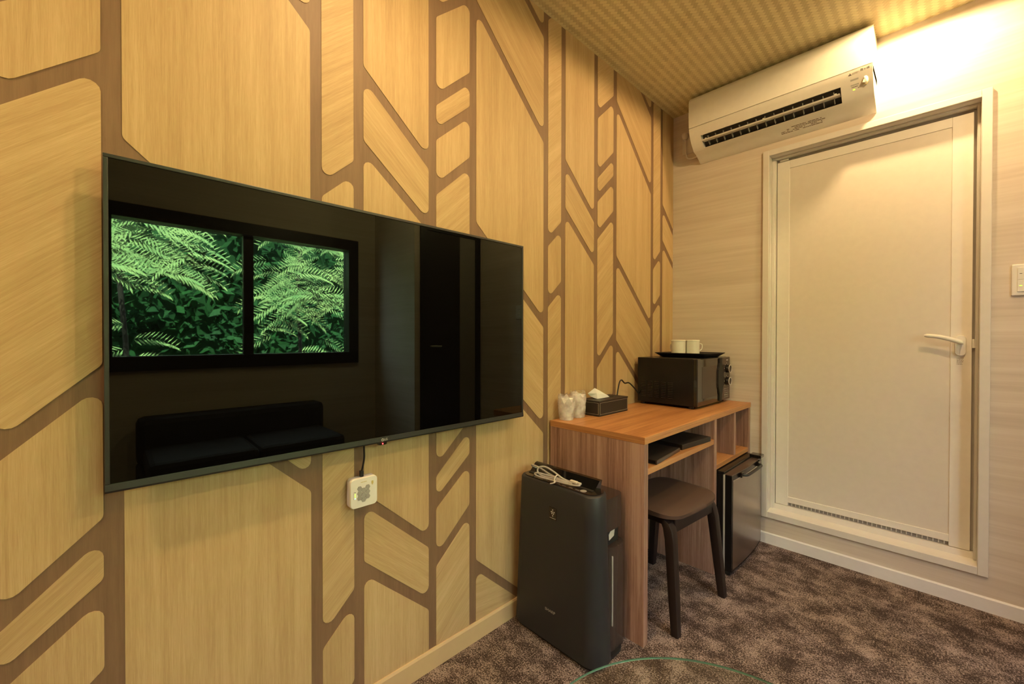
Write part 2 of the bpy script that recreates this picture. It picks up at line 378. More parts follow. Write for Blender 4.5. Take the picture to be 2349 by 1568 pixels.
def struct(o, label=None):
    o['kind'] = 'structure'
    if label: o['label'] = label
    return o
def text(name, s, size, mat, parent, origin, xdir, ydir, ext=0.0003, align='CENTER', sx=1.0):
    cu = bpy.data.curves.new(name, 'FONT'); cu.body = s; cu.size = size; cu.extrude = ext; cu.align_x = align; cu.align_y = 'CENTER'
    to = bpy.data.objects.new('tmp_text', cu); COL.objects.link(to)
    dg = bpy.context.evaluated_depsgraph_get(); dg.update()
    me = bpy.data.meshes.new_from_object(to.evaluated_get(dg)); bpy.data.objects.remove(to)
    me.name = name; X = Vector(xdir).normalized(); Y = Vector(ydir).normalized(); Z = X.cross(Y)
    M = Matrix(((X.x * sx, Y.x, Z.x, origin[0]), (X.y * sx, Y.y, Z.y, origin[1]), (X.z * sx, Y.z, Z.z, origin[2]), (0, 0, 0, 1)))
    me.transform(M); me.materials.clear(); me.materials.append(MATS[mat])
    o = bpy.data.objects.new(name, me); COL.objects.link(o)
    if parent: put(o, parent)
    return o
def round_poly(pts, r, n=6):
    out = []; m = len(pts)
    for i in range(m):
        p = Vector(pts[i]); a = Vector(pts[i - 1]) - p; b = Vector(pts[(i + 1) % m]) - p
        la, lb = a.length, b.length; a /= la; b /= lb
        th = math.acos(max(-1, min(1, a.dot(b)))); t = min(r / math.tan(th / 2), la * 0.45, lb * 0.45); rr = t * math.tan(th / 2)
        c = p + (a + b).normalized() * (rr / math.sin(th / 2)); s0 = p + a * t - c; s1 = p + b * t - c
        ang = math.atan2(s0.x * s1.y - s0.y * s1.x, s0.dot(s1))
        for k in range(n + 1):
            u = ang * k / n; out.append((c.x + s0.x * math.cos(u) - s0.y * math.sin(u), c.y + s0.x * math.sin(u) + s0.y * math.cos(u)))
    return out
def clip(pts, ax, val, keep_less):
    out = []; m = len(pts)
    ins = lambda q: q[ax] <= val if keep_less else q[ax] >= val
    for i in range(m):
        a, b = pts[i], pts[(i + 1) % m]
        if ins(a): out.append(a)
        if ins(a) != ins(b):
            t = (val - a[ax]) / (b[ax] - a[ax]); out.append((a[0] + (b[0] - a[0]) * t, a[1] + (b[1] - a[1]) * t))
    return out
def rrect(x0, x1, y0, y1, r, n=5): return round_poly([(x0, y0), (x1, y0), (x1, y1), (x0, y1)], r, n)

# ================================================================== SETTING
m = MB(); m.box((-0.15, YB - 0.15, -0.12), (W + 0.15, D + 0.35, 0.0), 1)
floor = struct(m.build('floor', 'speckled_carpet'), 'dark brown and grey speckled carpet')
m = MB(); m.box((-0.15, YB - 0.15, H), (W + 0.25, D + 0.35, H + 0.15), 1)
ceiling = struct(m.build('ceiling', 'woven_cane_paper'), 'ceiling papered in a golden woven cane pattern')
m = MB(); m.box((-0.15, YB - 0.15, 0), (0, D + 0.35, H), 2)
wall_left = struct(m.build('wall_left', 'brown_stem'), 'feature wall of oak panels between brown branching stems')

# --- oak panels on the left wall (pattern repeats every 0.9033 m)
PER = 0.9033; SW = 0.0285
PATTERN = {   # column: y range, slope sign, bands given by their obtuse corners, grain of each panel from the top
    'A': (0.0145, 0.3680, -1, [(2.60, 2.285), (2.238, 1.857), (1.463, 1.102), (1.041, 0.668), (0.275, -0.08)], 'vdvdvh'),
    'B': (0.3965, 0.4815, +1, [(2.372, 2.49), (1.438, 1.555), (1.185, 1.300), (0.238, 0.365), (-0.02, 0.109)], 'vdvdvd'),
    'C': (0.5100, 0.7235, -1, [(1.831, 1.602), (1.6225, 1.402), (0.627, 0.396), (0.431, 0.196)], 'vdvdv'),
    'D': (0.7520, 0.8880, +1, [(2.098, 2.259), (1.815, 1.980), (1.704, 1.864), (1.527, 1.689), (0.913, 1.084), (0.616, 0.785), (0.511, 0.665), (0.323, 0.489)], 'dvdvdvdvd'),
}
TH = 0.0014
for k in range(-2, 3):
    dz = 0.009 * k if k >= 0 else -0.071
    for cname, (y0, y1, sg, bands, grain) in PATTERN.items():
        w = y1 - y0; lines = []
        for (p, q) in bands:
            # vertical gap of a band whose thickness equals the stem width
            gg = SW * 1.36
            for _ in range(4):
                s = (abs(p - q) - gg) / w; gg = SW * math.sqrt(1 + s * s)
            if sg < 0: up = (p, q + gg); lo = (p - gg, q)      # p = upper left, q = lower right
            else: up = (p + gg, q); lo = (p, q - gg)           # p = lower left, q = upper right
            lines.append((up, lo))
        tops = [(3.2, 3.2)] + [l[1] for l in lines]; bots = [l[0] for l in lines] + [(-0.8, -0.8)]
        for i, (t, b_) in enumerate(zip(tops, bots)):
            Y0, Y1 = y0 + k * PER, y1 + k * PER
            pts = [(Y0, b_[0] + dz), (Y1, b_[1] + dz), (Y1, t[1] + dz), (Y0, t[0] + dz)]
            pts = round_poly(pts, 0.017, 5)
            pts = clip(pts, 1, H - 0.0005, True) if pts else pts
            for ax, v, less in ((1, 0.064, False), (0, D - 0.0005, True), (0, YB + 0.0005, False)):
                if pts: pts = clip(pts, ax, v, less)
            if len(pts) < 3: continue
            gr = grain[i]
            sl = {'v': (0, 1), 'd': (math.cos(0.74), sg * math.sin(0.74)), 'h': (math.cos(0.12), -math.sin(0.12))}[gr]
            u = lambda q: (q[0] * sl[0] + q[1] * sl[1], -q[0] * sl[1] + q[1] * sl[0])
            m = MB(); m.poly([(TH, q[0], q[1]) for q in pts], [u(q) for q in pts])
            for a, b in zip(pts, pts[1:] + pts[:1]):
                m.poly([(0, a[0], a[1]), (0, b[0], b[1]), (TH, b[0], b[1]), (TH, a[0], a[1])], [u(a), u(b), u(b), u(a)])
            m.build('wood_panel', 'oak_panel', wall_left)

# --- far wall with the door opening
DX0, DX1, DZ0, DZ1 = 0.500, 1.256, 0.153, 2.022
m = MB()
m.box((-0.15, D, 0), (DX0, D + 0.20, H)); m.box((DX1, D, 0), (W + 0.15, D + 0.20, H))
m.box((DX0, D, 0), (DX1, D + 0.20, DZ0)); m.box((DX0, D, DZ1), (DX1, D + 0.20, H))
wall_far = struct(m.build('wall_far', 'pale_streak_paper'), 'pale wall with fine horizontal streaks around the white door')
m = MB(); m.box((DX0 - 0.1, D + 0.20, 0), (DX1 + 0.1, D + 0.24, H)); struct(m.build('wall_behind_door', 'dark_gap'))
m = MB(); m.box((W2, YS, 0), (W2 + 0.12, D, H)); struct(m.build('wall_right', 'pale_streak_paper'), 'pale side wall with the dark door opposite the television')
m = MB(); m.box((W2 + 0.12, YS, 0), (W + 0.15, YS + 0.12, H)); struct(m.build('wall_step', 'pale_streak_paper'))
WY0, WY1, WZ0, WZ1 = -0.04, 1.53, 0.90, 1.88
m = MB()
m.box((W, YB - 0.15, 0), (W + 0.15, WY0, H)); m.box((W, WY1, 0), (W + 0.15, YS, H))
m.box((W, WY0, 0), (W + 0.15, WY1, WZ0)); m.box((W, WY0, WZ1), (W + 0.15, WY1, H))
struct(m.build('wall_window', 'pale_streak_paper'), 'pale wall with the garden window')
m = MB(); m.box((-0.15, YB - 0.15, 0), (W, YB, H)); struct(m.build('wall_back', 'pale_streak_paper'))

# --- baseboards
m = MB(); m.prism([(0.0, 0.0), (0.008, 0.0), (0.008, 0.058), (0.005, 0.065), (0.0, 0.065)], 1, YB, D, 1)
struct(m.build('baseboard_left', 'baseboard_oak'), 'tan skirting board under the oak feature wall')
m = MB(); m.prism([(D - 0.008, 0.0), (D, 0.0), (D, 0.057), (D - 0.004, 0.057), (D - 0.008, 0.052)], 0, 0.008, W2, 0)
struct(m.build('baseboard_far', 'baseboard_pale'), 'pale skirting board under the white door')
m = MB(); m.box((W - 0.008, YB, 0), (W, YS, 0.057)); struct(m.build('baseboard_right', 'baseboard_pale'))

# --- white door
door = struct(empty('door_1', (0.88, D, 0.153)), 'white panelled door with lever handle in a white casing')
CO = 0.014      # casing proud of the wall
m = MB(); m.box((0.487, D - CO, 0.137), (0.5155, D + 0.001, 2.037), 2, 0.002); m.build('casing', 'trim_white', door)
m = MB(); m.box((1.2415, D - CO, 0.137), (1.270, D + 0.001, 2.037), 2, 0.002); m.build('casing', 'trim_white', door)
m = MB(); m.box((0.5155, D - CO + 0.001, 2.0085), (1.2415, D + 0.001, 2.037), 0, 0.002); m.build('casing', 'trim_white', door)
m = MB(); m.box((0.5155, D - CO + 0.001, 0.137), (1.2415, D + 0.001, 0.168), 0, 0.002); m.build('casing', 'trim_white', door)
# jambs, head and sill lining the opening
m = MB(); m.box((0.500, D - 0.004, 0.153), (0.5155, D + 0.16, 2.022), 2); m.build('jamb', 'trim_white', door)
m = MB(); m.box((1.2415, D - 0.004, 0.153), (1.256, D + 0.16, 2.022), 2); m.build('jamb', 'trim_white', door)
m = MB(); m.box((0.5155, D - 0.004, 2.0085), (1.2415, D + 0.16, 2.022), 0); m.build('head_jamb', 'trim_white', door)
m = MB(); m.prism([(D - 0.004, 0.153), (D + 0.16, 0.153), (D + 0.16, 0.1985), (D + 0.053, 0.1985), (D + 0.048, 0.1745), (D - 0.004, 0.168)], 0, 0.5155, 1.2415, 0); m.build('sill', 'trim_white', door)
# inner stops
YL = D + 0.058   # leaf front
m = MB(); m.box((0.5155, D + 0.040, 0.174), (0.529, D + 0.075, 2.0085), 2, 0.002); m.box((0.529, D + 0.048, 0.18), (0.5335, D + 0.08, 2.0), 2); m.build('stop_strip', 'trim_white', door)
m = MB(); m.box((1.2325, D + 0.040, 0.174), (1.2415, D + 0.075, 2.0085), 2, 0.002); m.build('stop_strip', 'trim_white', door)
m = MB(); m.box((0.529, D + 0.040, 1.998), (1.2325, D + 0.085, 2.0085), 0, 0.002); m.build('stop_strip', 'trim_white', door)
# leaf: two stiles, two rails, sunk panel
LX0, LX1, LZ0, LZ1 = 0.536, 1.224, 0.2, 1.984
PX0, PX1, PZ0, PZ1 = 0.591, 1.164, 0.247, 1.944
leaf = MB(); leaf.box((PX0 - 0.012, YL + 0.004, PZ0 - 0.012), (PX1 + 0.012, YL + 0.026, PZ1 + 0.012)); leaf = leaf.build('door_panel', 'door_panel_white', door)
m = MB(); m.box((LX0, YL, LZ0), (PX0, YL + 0.03, LZ1), 2, 0.0015); m.build('stile', 'door_white', door)
m = MB(); m.box((PX1, YL, LZ0), (LX1, YL + 0.03, LZ1), 2, 0.0015); m.build('stile', 'door_white', door)
m = MB(); m.box((PX0, YL, PZ1), (PX1, YL + 0.03, LZ1), 0, 0.0015); m.build('rail', 'door_white', door)
m = MB(); m.box((PX0, YL, 0.217), (PX1, YL + 0.03, PZ0), 0, 0.0015); m.build('rail', 'door_white', door)
# vent grille under the bottom rail
gr = MB(); gr.box((0.552, YL + 0.012, LZ0), (1.21, YL + 0.02, 0.2165), 0); gr = gr.build('vent_grille', 'grey_shade', door)
for i in range(40):
    x = 0.556 + i * 0.0165
    m = MB(); m.box((x, YL + 0.009, LZ0 + 0.001), (x + 0.003, YL + 0.013, 0.2155)); m.build('grille_slat', 'trim_white', gr)
m = MB(); m.box((0.536, YL + 0.006, 1.986), (1.224, YL + 0.03, 1.998)); m.build('top_gap', 'grey_shade', door)  # solid strip in the gap, its grey stands in for the shade there
m = MB(); m.box((1.2242, YL + 0.018, 0.2), (1.2415, YL + 0.03, 1.998)); m.build('rebate', 'trim_white', door)
m = MB(); m.box((0.529, YL + 0.014, 0.2), (0.5358, YL + 0.03, 1.998)); m.build('rebate', 'grey_shade', door)  # grey instead of trim white, the shade of the gap put into the colour
m = MB(); m.box((0.548, YL - 0.004, 1.9865), (0.585, YL + 0.004, 1.9955)); m.build('pivot_cover', 'trim_white', door)
# strike
m = MB(); m.box((1.2245, YL - 0.006, 1.028), (1.2330, YL + 0.01, 1.064), 2, 0.001); m.build('strike_plate', 'white_plastic', door)
# lever handle
hd = MB(); pts = rrect(1.1765, 1.2085, 0.996, 1.080, 0.0158); rings = []
for dy, s in ((0.0, 1.0), (-0.010, 0.98), (-0.014, 0.90)):
    rings.append([(1.192 + (p[0] - 1.192) * s, YL + dy, 1.0375 + (p[1] - 1.0375) * (1 - (1 - s) * 0.4)) for p in pts])
hd.loft(rings); hd = hd.build('handle_plate', 'white_plastic', door, 50)
m = MB(); m.tube([(1.192, YL - 0.008, 1.052), (1.192, YL - 0.030, 1.052), (1.1905, YL - 0.046, 1.053)], 0.0085, 14); m.build('spindle', 'white_plastic', hd, 50)
m = MB(); lev = []
for t in range(15):
    u = t / 14; x = 1.199 - u * 0.112; z = 1.049 + 0.024 * math.sin(min(1, u * 1.15) * PI / 2) + 0.006 * u
    hh = 0.0105 - 0.0028 * u; tt = 0.0080
    if t == 0: hh *= 0.55; tt *= 0.6
    if t == 14: hh *= 0.5; tt *= 0.6
    y = YL - 0.050 - 0.002 * math.sin(u * PI)
    lev.append([(x, y + tt * math.cos(a), z + hh * math.sin(a)) for a in [2 * PI * j / 12 for j in range(12)]])
m.loft(lev); m.build('lever', 'white_plastic', hd, 60)
lb = MB(); lb.box((1.1815, YL - 0.0006, 0.955), (1.2025, YL + 0.001, 0.989)); lb = lb.build('lock_label', 'door_white', door)
rnd = random.Random(3)
for r_ in range(6):
    x = 1.1825
    while x < 1.200:
        l_ = rnd.uniform(0.0015, 0.005)
        m = MB(); m.box((x, YL - 0.0010, 0.985 - r_ * 0.005), (min(x + l_, 1.2015), YL - 0.0005, 0.9872 - r_ * 0.005)); m.build('print_mark', 'print_soft', lb)
        x += l_ + 0.0012
        if r_ > 2 and x > 1.196: break

# --- window in the opposite wall
win = struct(empty('window_1', (W, 0.745, WZ0)), 'two-pane sliding window with a black frame onto the garden')
m = MB(); m.box((W - 0.03, WY0 - 0.05, WZ0 - 0.05), (W + 0.09, WY1 + 0.05, WZ0 + 0.045), 1); m.build('window_sill', 'frame_black', win)
m = MB(); m.box((W - 0.03, WY0 - 0.05, WZ1 - 0.04), (W + 0.09, WY1 + 0.05, WZ1 + 0.05), 1); m.build('window_frame', 'frame_black', win)
m = MB(); m.box((W - 0.03, WY0 - 0.05, WZ0 + 0.045), (W + 0.09, WY0 + 0.035, WZ1 - 0.04), 2); m.build('window_frame', 'frame_black', win)
m = MB(); m.box((W - 0.03, WY1 - 0.035, WZ0 + 0.045), (W + 0.09, WY1 + 0.05, WZ1 - 0.04), 2); m.build('window_frame', 'frame_black', win)
m = MB(); m.box((W + 0.02, 0.712, WZ0 + 0.045), (W + 0.07, 0.778, WZ1 - 0.04), 2); m.build('mullion', 'frame_black', win)
m = MB(); m.box((W + 0.044, WY0 + 0.035, WZ0 + 0.045), (W + 0.048, 0.712, WZ1 - 0.04), 2); m.build('pane', 'window_glass', win)
m = MB(); m.box((W + 0.044, 0.778, WZ0 + 0.045), (W + 0.048, WY1 - 0.035, WZ1 - 0.04), 2); m.build('pane', 'window_glass', win)

# --- dark door in the narrow end wall (seen in the television)
d2 = struct(empty('door_2', (W2, 2.1, 0)), 'dark door in the wall opposite the television')
m = MB(); m.box((W2 - 0.012, 1.80, 0.0), (W2 + 0.001, 1.86, 2.02)); m.build('casing', 'frame_black', d2)
m = MB(); m.box((W2 - 0.012, 2.37, 0.0), (W2 + 0.001, 2.43, 2.02)); m.build('casing', 'frame_black', d2)
m = MB(); m.box((W2 - 0.012, 1.86, 1.96), (W2 + 0.001, 2.37, 2.02)); m.build('casing', 'frame_black', d2)
m = MB(); m.box((W2 - 0.004, 1.86, 0.0), (W2 + 0.001, 2.20, 1.96)); m.build('leaf', 'dark_door_paint', d2)
m = MB(); m.box((W2 - 0.004, 2.20, 0.0), (W2 + 0.001, 2.37, 1.96)); m.build('side_panel', 'grey_shade', d2)
m = MB(); m.tube([(W2 - 0.004, 1.90, 1.0), (W2 - 0.04, 1.90, 1.0), (W2 - 0.045, 1.98, 1.0)], 0.008, 10, sub=3); m.build('door_handle', 'chrome', d2, 50)

# ================================================================== GARDEN BEYOND THE WINDOW
m = MB(); m.box((W + 0.3, -9, -0.4), (W + 12, 11, -0.3)); struct(m.build('ground', 'soil'), 'ground of the garden beyond the window')
def hedge():
    rng = random.Random(11); m = MB()
    for i in range(6500):
        y = rng.uniform(-5.5, 7.5); z = rng.uniform(-0.3, 3.1); x = W + 4.3 + 0.35 * math.sin(y * 1.9) + 0.25 * math.sin(z * 2.3 + y) + rng.uniform(-0.25, 0.25)
        d = Vector((rng.uniform(-1, 0.2), rng.uniform(-1, 1), rng.uniform(-1, 0.6))).normalized(); s = rng.uniform(0.06, 0.15)
        w = d.orthogonal().normalized() * s * 0.45; c = Vector((x, y, z)); d = d * s
        m.poly([c - d, c + w, c + d, c - w])
    t = empty('hedge', (W + 4.5, 1, -0.3), 'dense dark green hedge in the garden seen reflected in the television', 'hedge')
    f = m.build('foliage', 'hedge_leaf', t, recalc=False); f['kind'] = 'stuff'
    m = MB(); m.box((W + 4.75, -6, -0.3), (W + 5.2, 8, 3.1)); m.build('hedge_core', 'hedge_leaf', t)
hedge()
def tree(by, bx, seed, label, zc):
    rng = random.Random(seed); t = empty('pinnate_tree', (bx, by, -0.3), label, 'tree', 'garden trees beyond the window')
    m = MB(); m.tube([(bx + 0.5, by, -0.3), (bx + 0.54, by + 0.05, 0.8), (bx + 0.48, by, 1.8), (bx + 0.5, by + 0.1, 2.7)], 0.022, 8, sub=4); m.build('trunk', 'bark', t, 60)
    f = MB()
    for b in range(105):
        # a frond: arching rachis with paired leaflets
        low = rng.random() < 0.10; sgn = rng.choice((-1, 1))
        base = Vector((bx + rng.uniform(-0.35, 0.25), by + rng.uniform(-0.48, 0.48), zc + (rng.uniform(-0.95, -0.2) if low else rng.uniform(-0.15, 0.95))))
        dr = Vector((rng.uniform(-0.5, 0.15), sgn * rng.uniform(0.6, 1), rng.uniform(-0.35, 0.35))).normalized(); Lr = rng.uniform(0.26, 0.40)
        face = Vector((-1, rng.uniform(-0.4, 0.4), rng.uniform(0.1, 0.8))).normalized(); side = dr.cross(face).normalized(); n = 11
        for k in range(1, n + 1):
            u = k / n; c = base + dr * Lr * u + Vector((0, 0, -0.45 * u * u * Lr))
            for s in (-1, 1):
                ld = (side * s * 0.8 + dr * 0.65 + Vector((0, 0, -0.25))).normalized(); ll = 0.115 * (1 - 0.6 * abs(u - 0.45)); ww = dr * 0.010
                mid = c + ld * ll * 0.45; f.poly([c, mid + ww, c + ld * ll, mid - ww])
    o = f.build('foliage', 'leaf', t, recalc=False); o['kind'] = 'stuff'
tree(-1.75, W + 2.0, 6, 'feathery green tree at the back end of the garden hedge', 1.7)
tree(0.05, W + 1.65, 1, 'feathery green tree outside the window half nearer the room back', 1.72)
tree(1.75, W + 1.75, 2, 'feathery green tree outside the window half nearer the white door', 1.55)
tree(3.5, W + 2.2, 5, 'feathery green tree furthest along the garden hedge', 1.5)

# ================================================================== CEILING LIGHTS
def downlight(x, y, label, power, beam=150.0, blend=0.8, R=0.044):
    t = empty('downlight', (x, y, H), label, 'ceiling light', 'round recessed ceiling lights')
    m = MB(); m.lathe([(R, -0.0005), (R, -0.006), (R - 0.004, -0.008), (R - 0.009, -0.004), (R - 0.009, -0.0005)], (x, y, H), 2, 32); m.build('trim_ring', 'white_plastic', t, 40)
    m = MB(); m.lathe([(0.0, -0.0010), (R - 0.0095, -0.0010), (R - 0.0095, -0.0030), (0.0, -0.0030)], (x, y, H), 2, 32); m.build('lens', 'lamp_lens', t)
    l = bpy.data.lights.new('downlight_bulb', 'SPOT'); lo = bpy.data.objects.new('downlight_bulb', l); COL.objects.link(lo)
    l.energy = power; l.color = LAMP_COL; l.shadow_soft_size = 0.028; l.spot_size = math.radians(beam); l.spot_blend = blend
    lo.location = (x, y, H - 0.035); put(lo, t)
downlight(0.50, 0.52, 'recessed ceiling light above the television', LAMP_W * 0.85, 152, 1.0)
downlight(0.52, -0.89, 'recessed ceiling light behind the camera by the oak wall', LAMP_W * 1.75, 156, 1.0)
downlight(1.065, 2.235, 'recessed ceiling light in front of the white door', LAMP_W * 0.62, 179, 0.12, 0.028)
downlight(1.48, 1.25, 'recessed ceiling light near the middle of the room', LAMP_W * 1.05, 179, 0.12)

# ================================================================== TELEVISION
XF = 0.0465; TY0, TY1, TZ0, TZ1 = -0.013, 1.109, 0.771, 1.411
tv = empty('television', (0.03, 0.548, TZ0), 'wall-mounted black flat television reflecting a green garden window', 'television')
BZ, BB = 0.0075, 0.0165
m = MB(); m.box((XF - 0.010, TY0, TZ1 - BZ), (XF, TY1, TZ1), 1, 0.0012); m.build('bezel', 'bezel', tv)
m = MB(); m.box((XF - 0.010, TY0, TZ0 + BB), (XF, TY0 + BZ, TZ1 - BZ), 2, 0.0012); m.build('bezel', 'bezel', tv)
m = MB(); m.box((XF - 0.010, TY1 - BZ, TZ0 + BB), (XF, TY1, TZ1 - BZ), 2, 0.0012); m.build('bezel', 'bezel', tv)
m = MB(); m.prism([(XF - 0.010, TZ0), (XF - 0.001, TZ0), (XF + 0.0012, TZ0 + 0.004), (XF, TZ0 + BB), (XF - 0.010, TZ0 + BB)], 1, TY0, TY1, 1); bb = m.build('bottom_bezel', 'bezel', tv)
m = MB(); m.box((XF - 0.006, TY0 + BZ, TZ0 + BB), (XF - 0.0022, TY1 - BZ, TZ1 - BZ)); m.build('screen', 'lcd_screen', tv)
m = MB(); m.prism(rrect(TY0 + 0.01, TY1 - 0.01, TZ0 + 0.004, TZ1 - 0.01, 0.03), 0, XF - 0.014, XF - 0.006); m.build('back_plate', 'black_matte', tv)
m = MB(); m.prism(rrect(TY0 + 0.12, TY1 - 0.12, TZ0 + 0.03, TZ0 + 0.44, 0.03), 0, 0.010, XF - 0.0135); m.build('back_housing', 'black_matte', tv)
m = MB(); m.box((0.0015, 0.40, 0.95), (0.0105, 0.70, 1.2)); m.build('wall_mount', 'black_matte', tv)
sn = MB(); sn.prism([(0.531, TZ0 + 0.001), (0.533, TZ0 - 0.005), (0.538, TZ0 - 0.0065), (0.553, TZ0 - 0.0065), (0.557, TZ0 - 0.005), (0.557, TZ0 + 0.001)], 0, XF - 0.012, XF - 0.001); sn = sn.build('sensor_bar', 'black_gloss', tv)
m = MB(); m.lathe([(0.0, 0.0), (0.0019, 0.0), (0.0019, 0.0012), (0.0, 0.0014)], (XF - 0.0012, 0.5445, TZ0 - 0.003), 0, 12); m.build('standby_light', 'led_red', sn)
# logo: ring with a winking mark, and the letters
lg = MB(); lg.lathe([(0.0030, 0.0), (0.0040, 0.0), (0.0040, 0.0006), (0.0030, 0.0006), (0.0030, 0.0)], (XF + 0.0006, 0.5435, TZ0 + 0.0082), 0, 20)
lg.box((XF + 0.0006, 0.5431, TZ0 + 0.0065), (XF + 0.0012, 0.5437, TZ0 + 0.0098)); lg.box((XF + 0.0006, 0.5431, TZ0 + 0.0065), (XF + 0.0012, 0.5452, TZ0 + 0.0071)); lg.build('brand_emblem', 'print_light', bb)
text('brand_letters', 'LG', 0.0085, 'print_light', bb, (XF + 0.0008, 0.5535, TZ0 + 0.0082), (0, 1, 0), (0, 0, 1))

# --- small white box plugged in under the television
bx = empty('wifi_sensor_box', (0.0, 0.497, 0.60), 'small white box with grey hexagons hanging under the television', 'router')
m = MB(); m.prism(rrect(0.459, 0.5355, 0.5995, 0.680, 0.011), 0, 0.006, 0.024); m.build('back_case', 'lilac_white', bx, 40)
fc = MB(); pts = rrect(0.459, 0.5355, 0.5995, 0.680, 0.011)
fc.loft([[(0.024, a, b) for a, b in pts], [(0.0295, a, b) for a, b in pts], [(0.031, 0.49725 + (a - 0.49725) * 0.97, 0.63975 + (b - 0.63975) * 0.97) for a, b in pts]]); fc = fc.build('front_cover', 'white_plastic', bx, 40)
HX = [(0.4835, 0.6555), (0.4835, 0.6435), (0.4835, 0.6310), (0.4945, 0.6492), (0.4945, 0.6368), (0.4945, 0.6243), (0.5045, 0.6560), (0.5045, 0.6438), (0.5045, 0.6315)]
HX = [(0.484, 0.6525), (0.484, 0.6395), (0.484, 0.6265), (0.4955, 0.6460), (0.4955, 0.6330), (0.4955, 0.6200), (0.507, 0.6525 + 0.0), (0.507, 0.6395), (0.507, 0.6265)]
for (a, b) in HX:
    m = MB(); m.prism([(a + 0.0070 * math.cos(PI / 3 * q), b + 0.0070 * math.sin(PI / 3 * q)) for q in range(6)], 0, 0.0305, 0.0322); m.build('hexagon_vent', 'hex_grey', bx)
for i in range(5):
    m = MB(); m.lathe([(0.0, 0.0), (0.0013, 0.0), (0.0013, 0.0006), (0.0, 0.0008)], (0.0309, 0.4715, 0.6445 - i * 0.0042), 0, 10); m.build('status_light', 'print_dark' if i == 0 else ('led_cyan' if i == 4 else 'led_green'), bx)
    m = MB(); m.box((0.0309, 0.4665, 0.6440 - i * 0.0042), (0.0313, 0.4690, 0.6450 - i * 0.0042)); m.build('print_mark', 'print_grey', bx)
m = MB(); m.prism([(0.518, 0.6665), (0.5235, 0.6665), (0.5238, 0.660), (0.5208, 0.6545), (0.5176, 0.660)], 0, 0.0309, 0.0314); m.build('shield_sticker', 'gold_print', bx)
for i in range(7):
    m = MB(); m.box((0.0309, 0.488 + i * 0.0024, 0.6675), (0.0313, 0.4896 + i * 0.0024, 0.6695)); m.build('print_mark', 'gold_print', bx)
m = MB(); m.box((0.001, 0.47, 0.62), (0.0065, 0.525, 0.665)); m.build('wall_plate', 'lilac_white', bx)
cb = empty('power_cable', (0.03, 0.497, 0.68), 'short black cable from the television down to the white box', 'cable')
m = MB(); m.tube([(0.028, 0.499, 0.80), (0.027, 0.4985, 0.765), (0.026, 0.4995, 0.735), (0.022, 0.497, 0.708), (0.018, 0.495, 0.692)], 0.0027, 8, sub=5); m.build('cord', 'rubber_black', cb, 60)
m = MB(); m.box((0.012, 0.4905, 0.680), (0.023, 0.5000, 0.697), 2, 0.002); m.build('plug', 'rubber_black', cb)

# ================================================================== AIR CONDITIONER
AX0, AX1 = 0.165, 0.931
ac = empty('air_conditioner', ((AX0 + AX1) / 2, D, 2.10), 'white wall-mounted air conditioner above the door', 'air conditioner')
FR = [(2.288, 2.372), (2.2845, 2.360), (2.2840, 2.300), (2.2865, 2.2205)]
LO = [(2.2868, 2.2165), (2.2895, 2.205), (2.2950, 2.190), (2.3045, 2.170)]
LV = [(2.3200, 2.148), (2.3380, 2.129), (2.3500, 2.1175)]
BT = [(2.362, 2.1115), (2.385, 2.1060), (2.420, 2.0900), (2.440, 2.0760), (D, 2.0730)]
m = MB(); m.prism([(D - 0.0005, 2.385), (2.300, 2.385)] + FR + [(2.2935, 2.2205), (2.300, 2.19), (D - 0.0005, 2.19)], 0, AX0, AX1); m.build('front_panel', 'ac_white', ac, 30)
VX0, VX1 = 0.222, 0.823
for a, b in ((AX0, VX0), (VX1, AX1)):
    m = MB(); m.prism([(D - 0.0005, 2.217)] + LO + LV + BT, 0, a, b); m.build('lower_case', 'ac_white', ac, 30)
m = MB(); m.prism([(D - 0.0005, 2.217)] + LO + [(2.312, 2.172), (2.33, 2.185), (D - 0.0005, 2.19)], 0, VX0, VX1); m.build('upper_lip', 'ac_white', ac, 30)
m = MB(); m.prism([(2.3500, 2.1175)] + BT + [(D - 0.0005, 2.11), (2.39, 2.118), (2.362, 2.124)], 0, VX0, VX1); m.build('lower_lip', 'ac_white', ac, 30)
m = MB(); m.prism([(2.33, 2.190), (2.345, 2.160), (2.375, 2.135), (2.40, 2.112), (D - 0.001, 2.112), (D - 0.001, 2.190)], 0, VX0, VX1); m.build('air_duct', 'vent_dark', ac)
# swing louver and small vertical vanes
m = MB(); m.prism([(2.3120, 2.1485), (2.3175, 2.1440), (2.349, 2.1475), (2.349, 2.1500)], 0, VX0 + 0.004, VX1 - 0.004); lv = m.build('louver', 'ac_white', ac)
for x in (VX0 + 0.02, 0.52, VX1 - 0.02):
    m = MB(); m.box((x - 0.004, 2.318, 2.146), (x + 0.004, 2.345, 2.156)); m.build('louver_hinge', 'white_plastic', lv)
for i in range(15):
    x = VX0 + 0.028 + i * (VX1 - VX0 - 0.056) / 14
    m = MB(); m.prism([(2.322, 2.166), (2.352, 2.178), (2.372, 2.14), (2.358, 2.126), (2.345, 2.134)], 0, x, x + 0.0022); m.build('vane', 'vane_grey', ac)
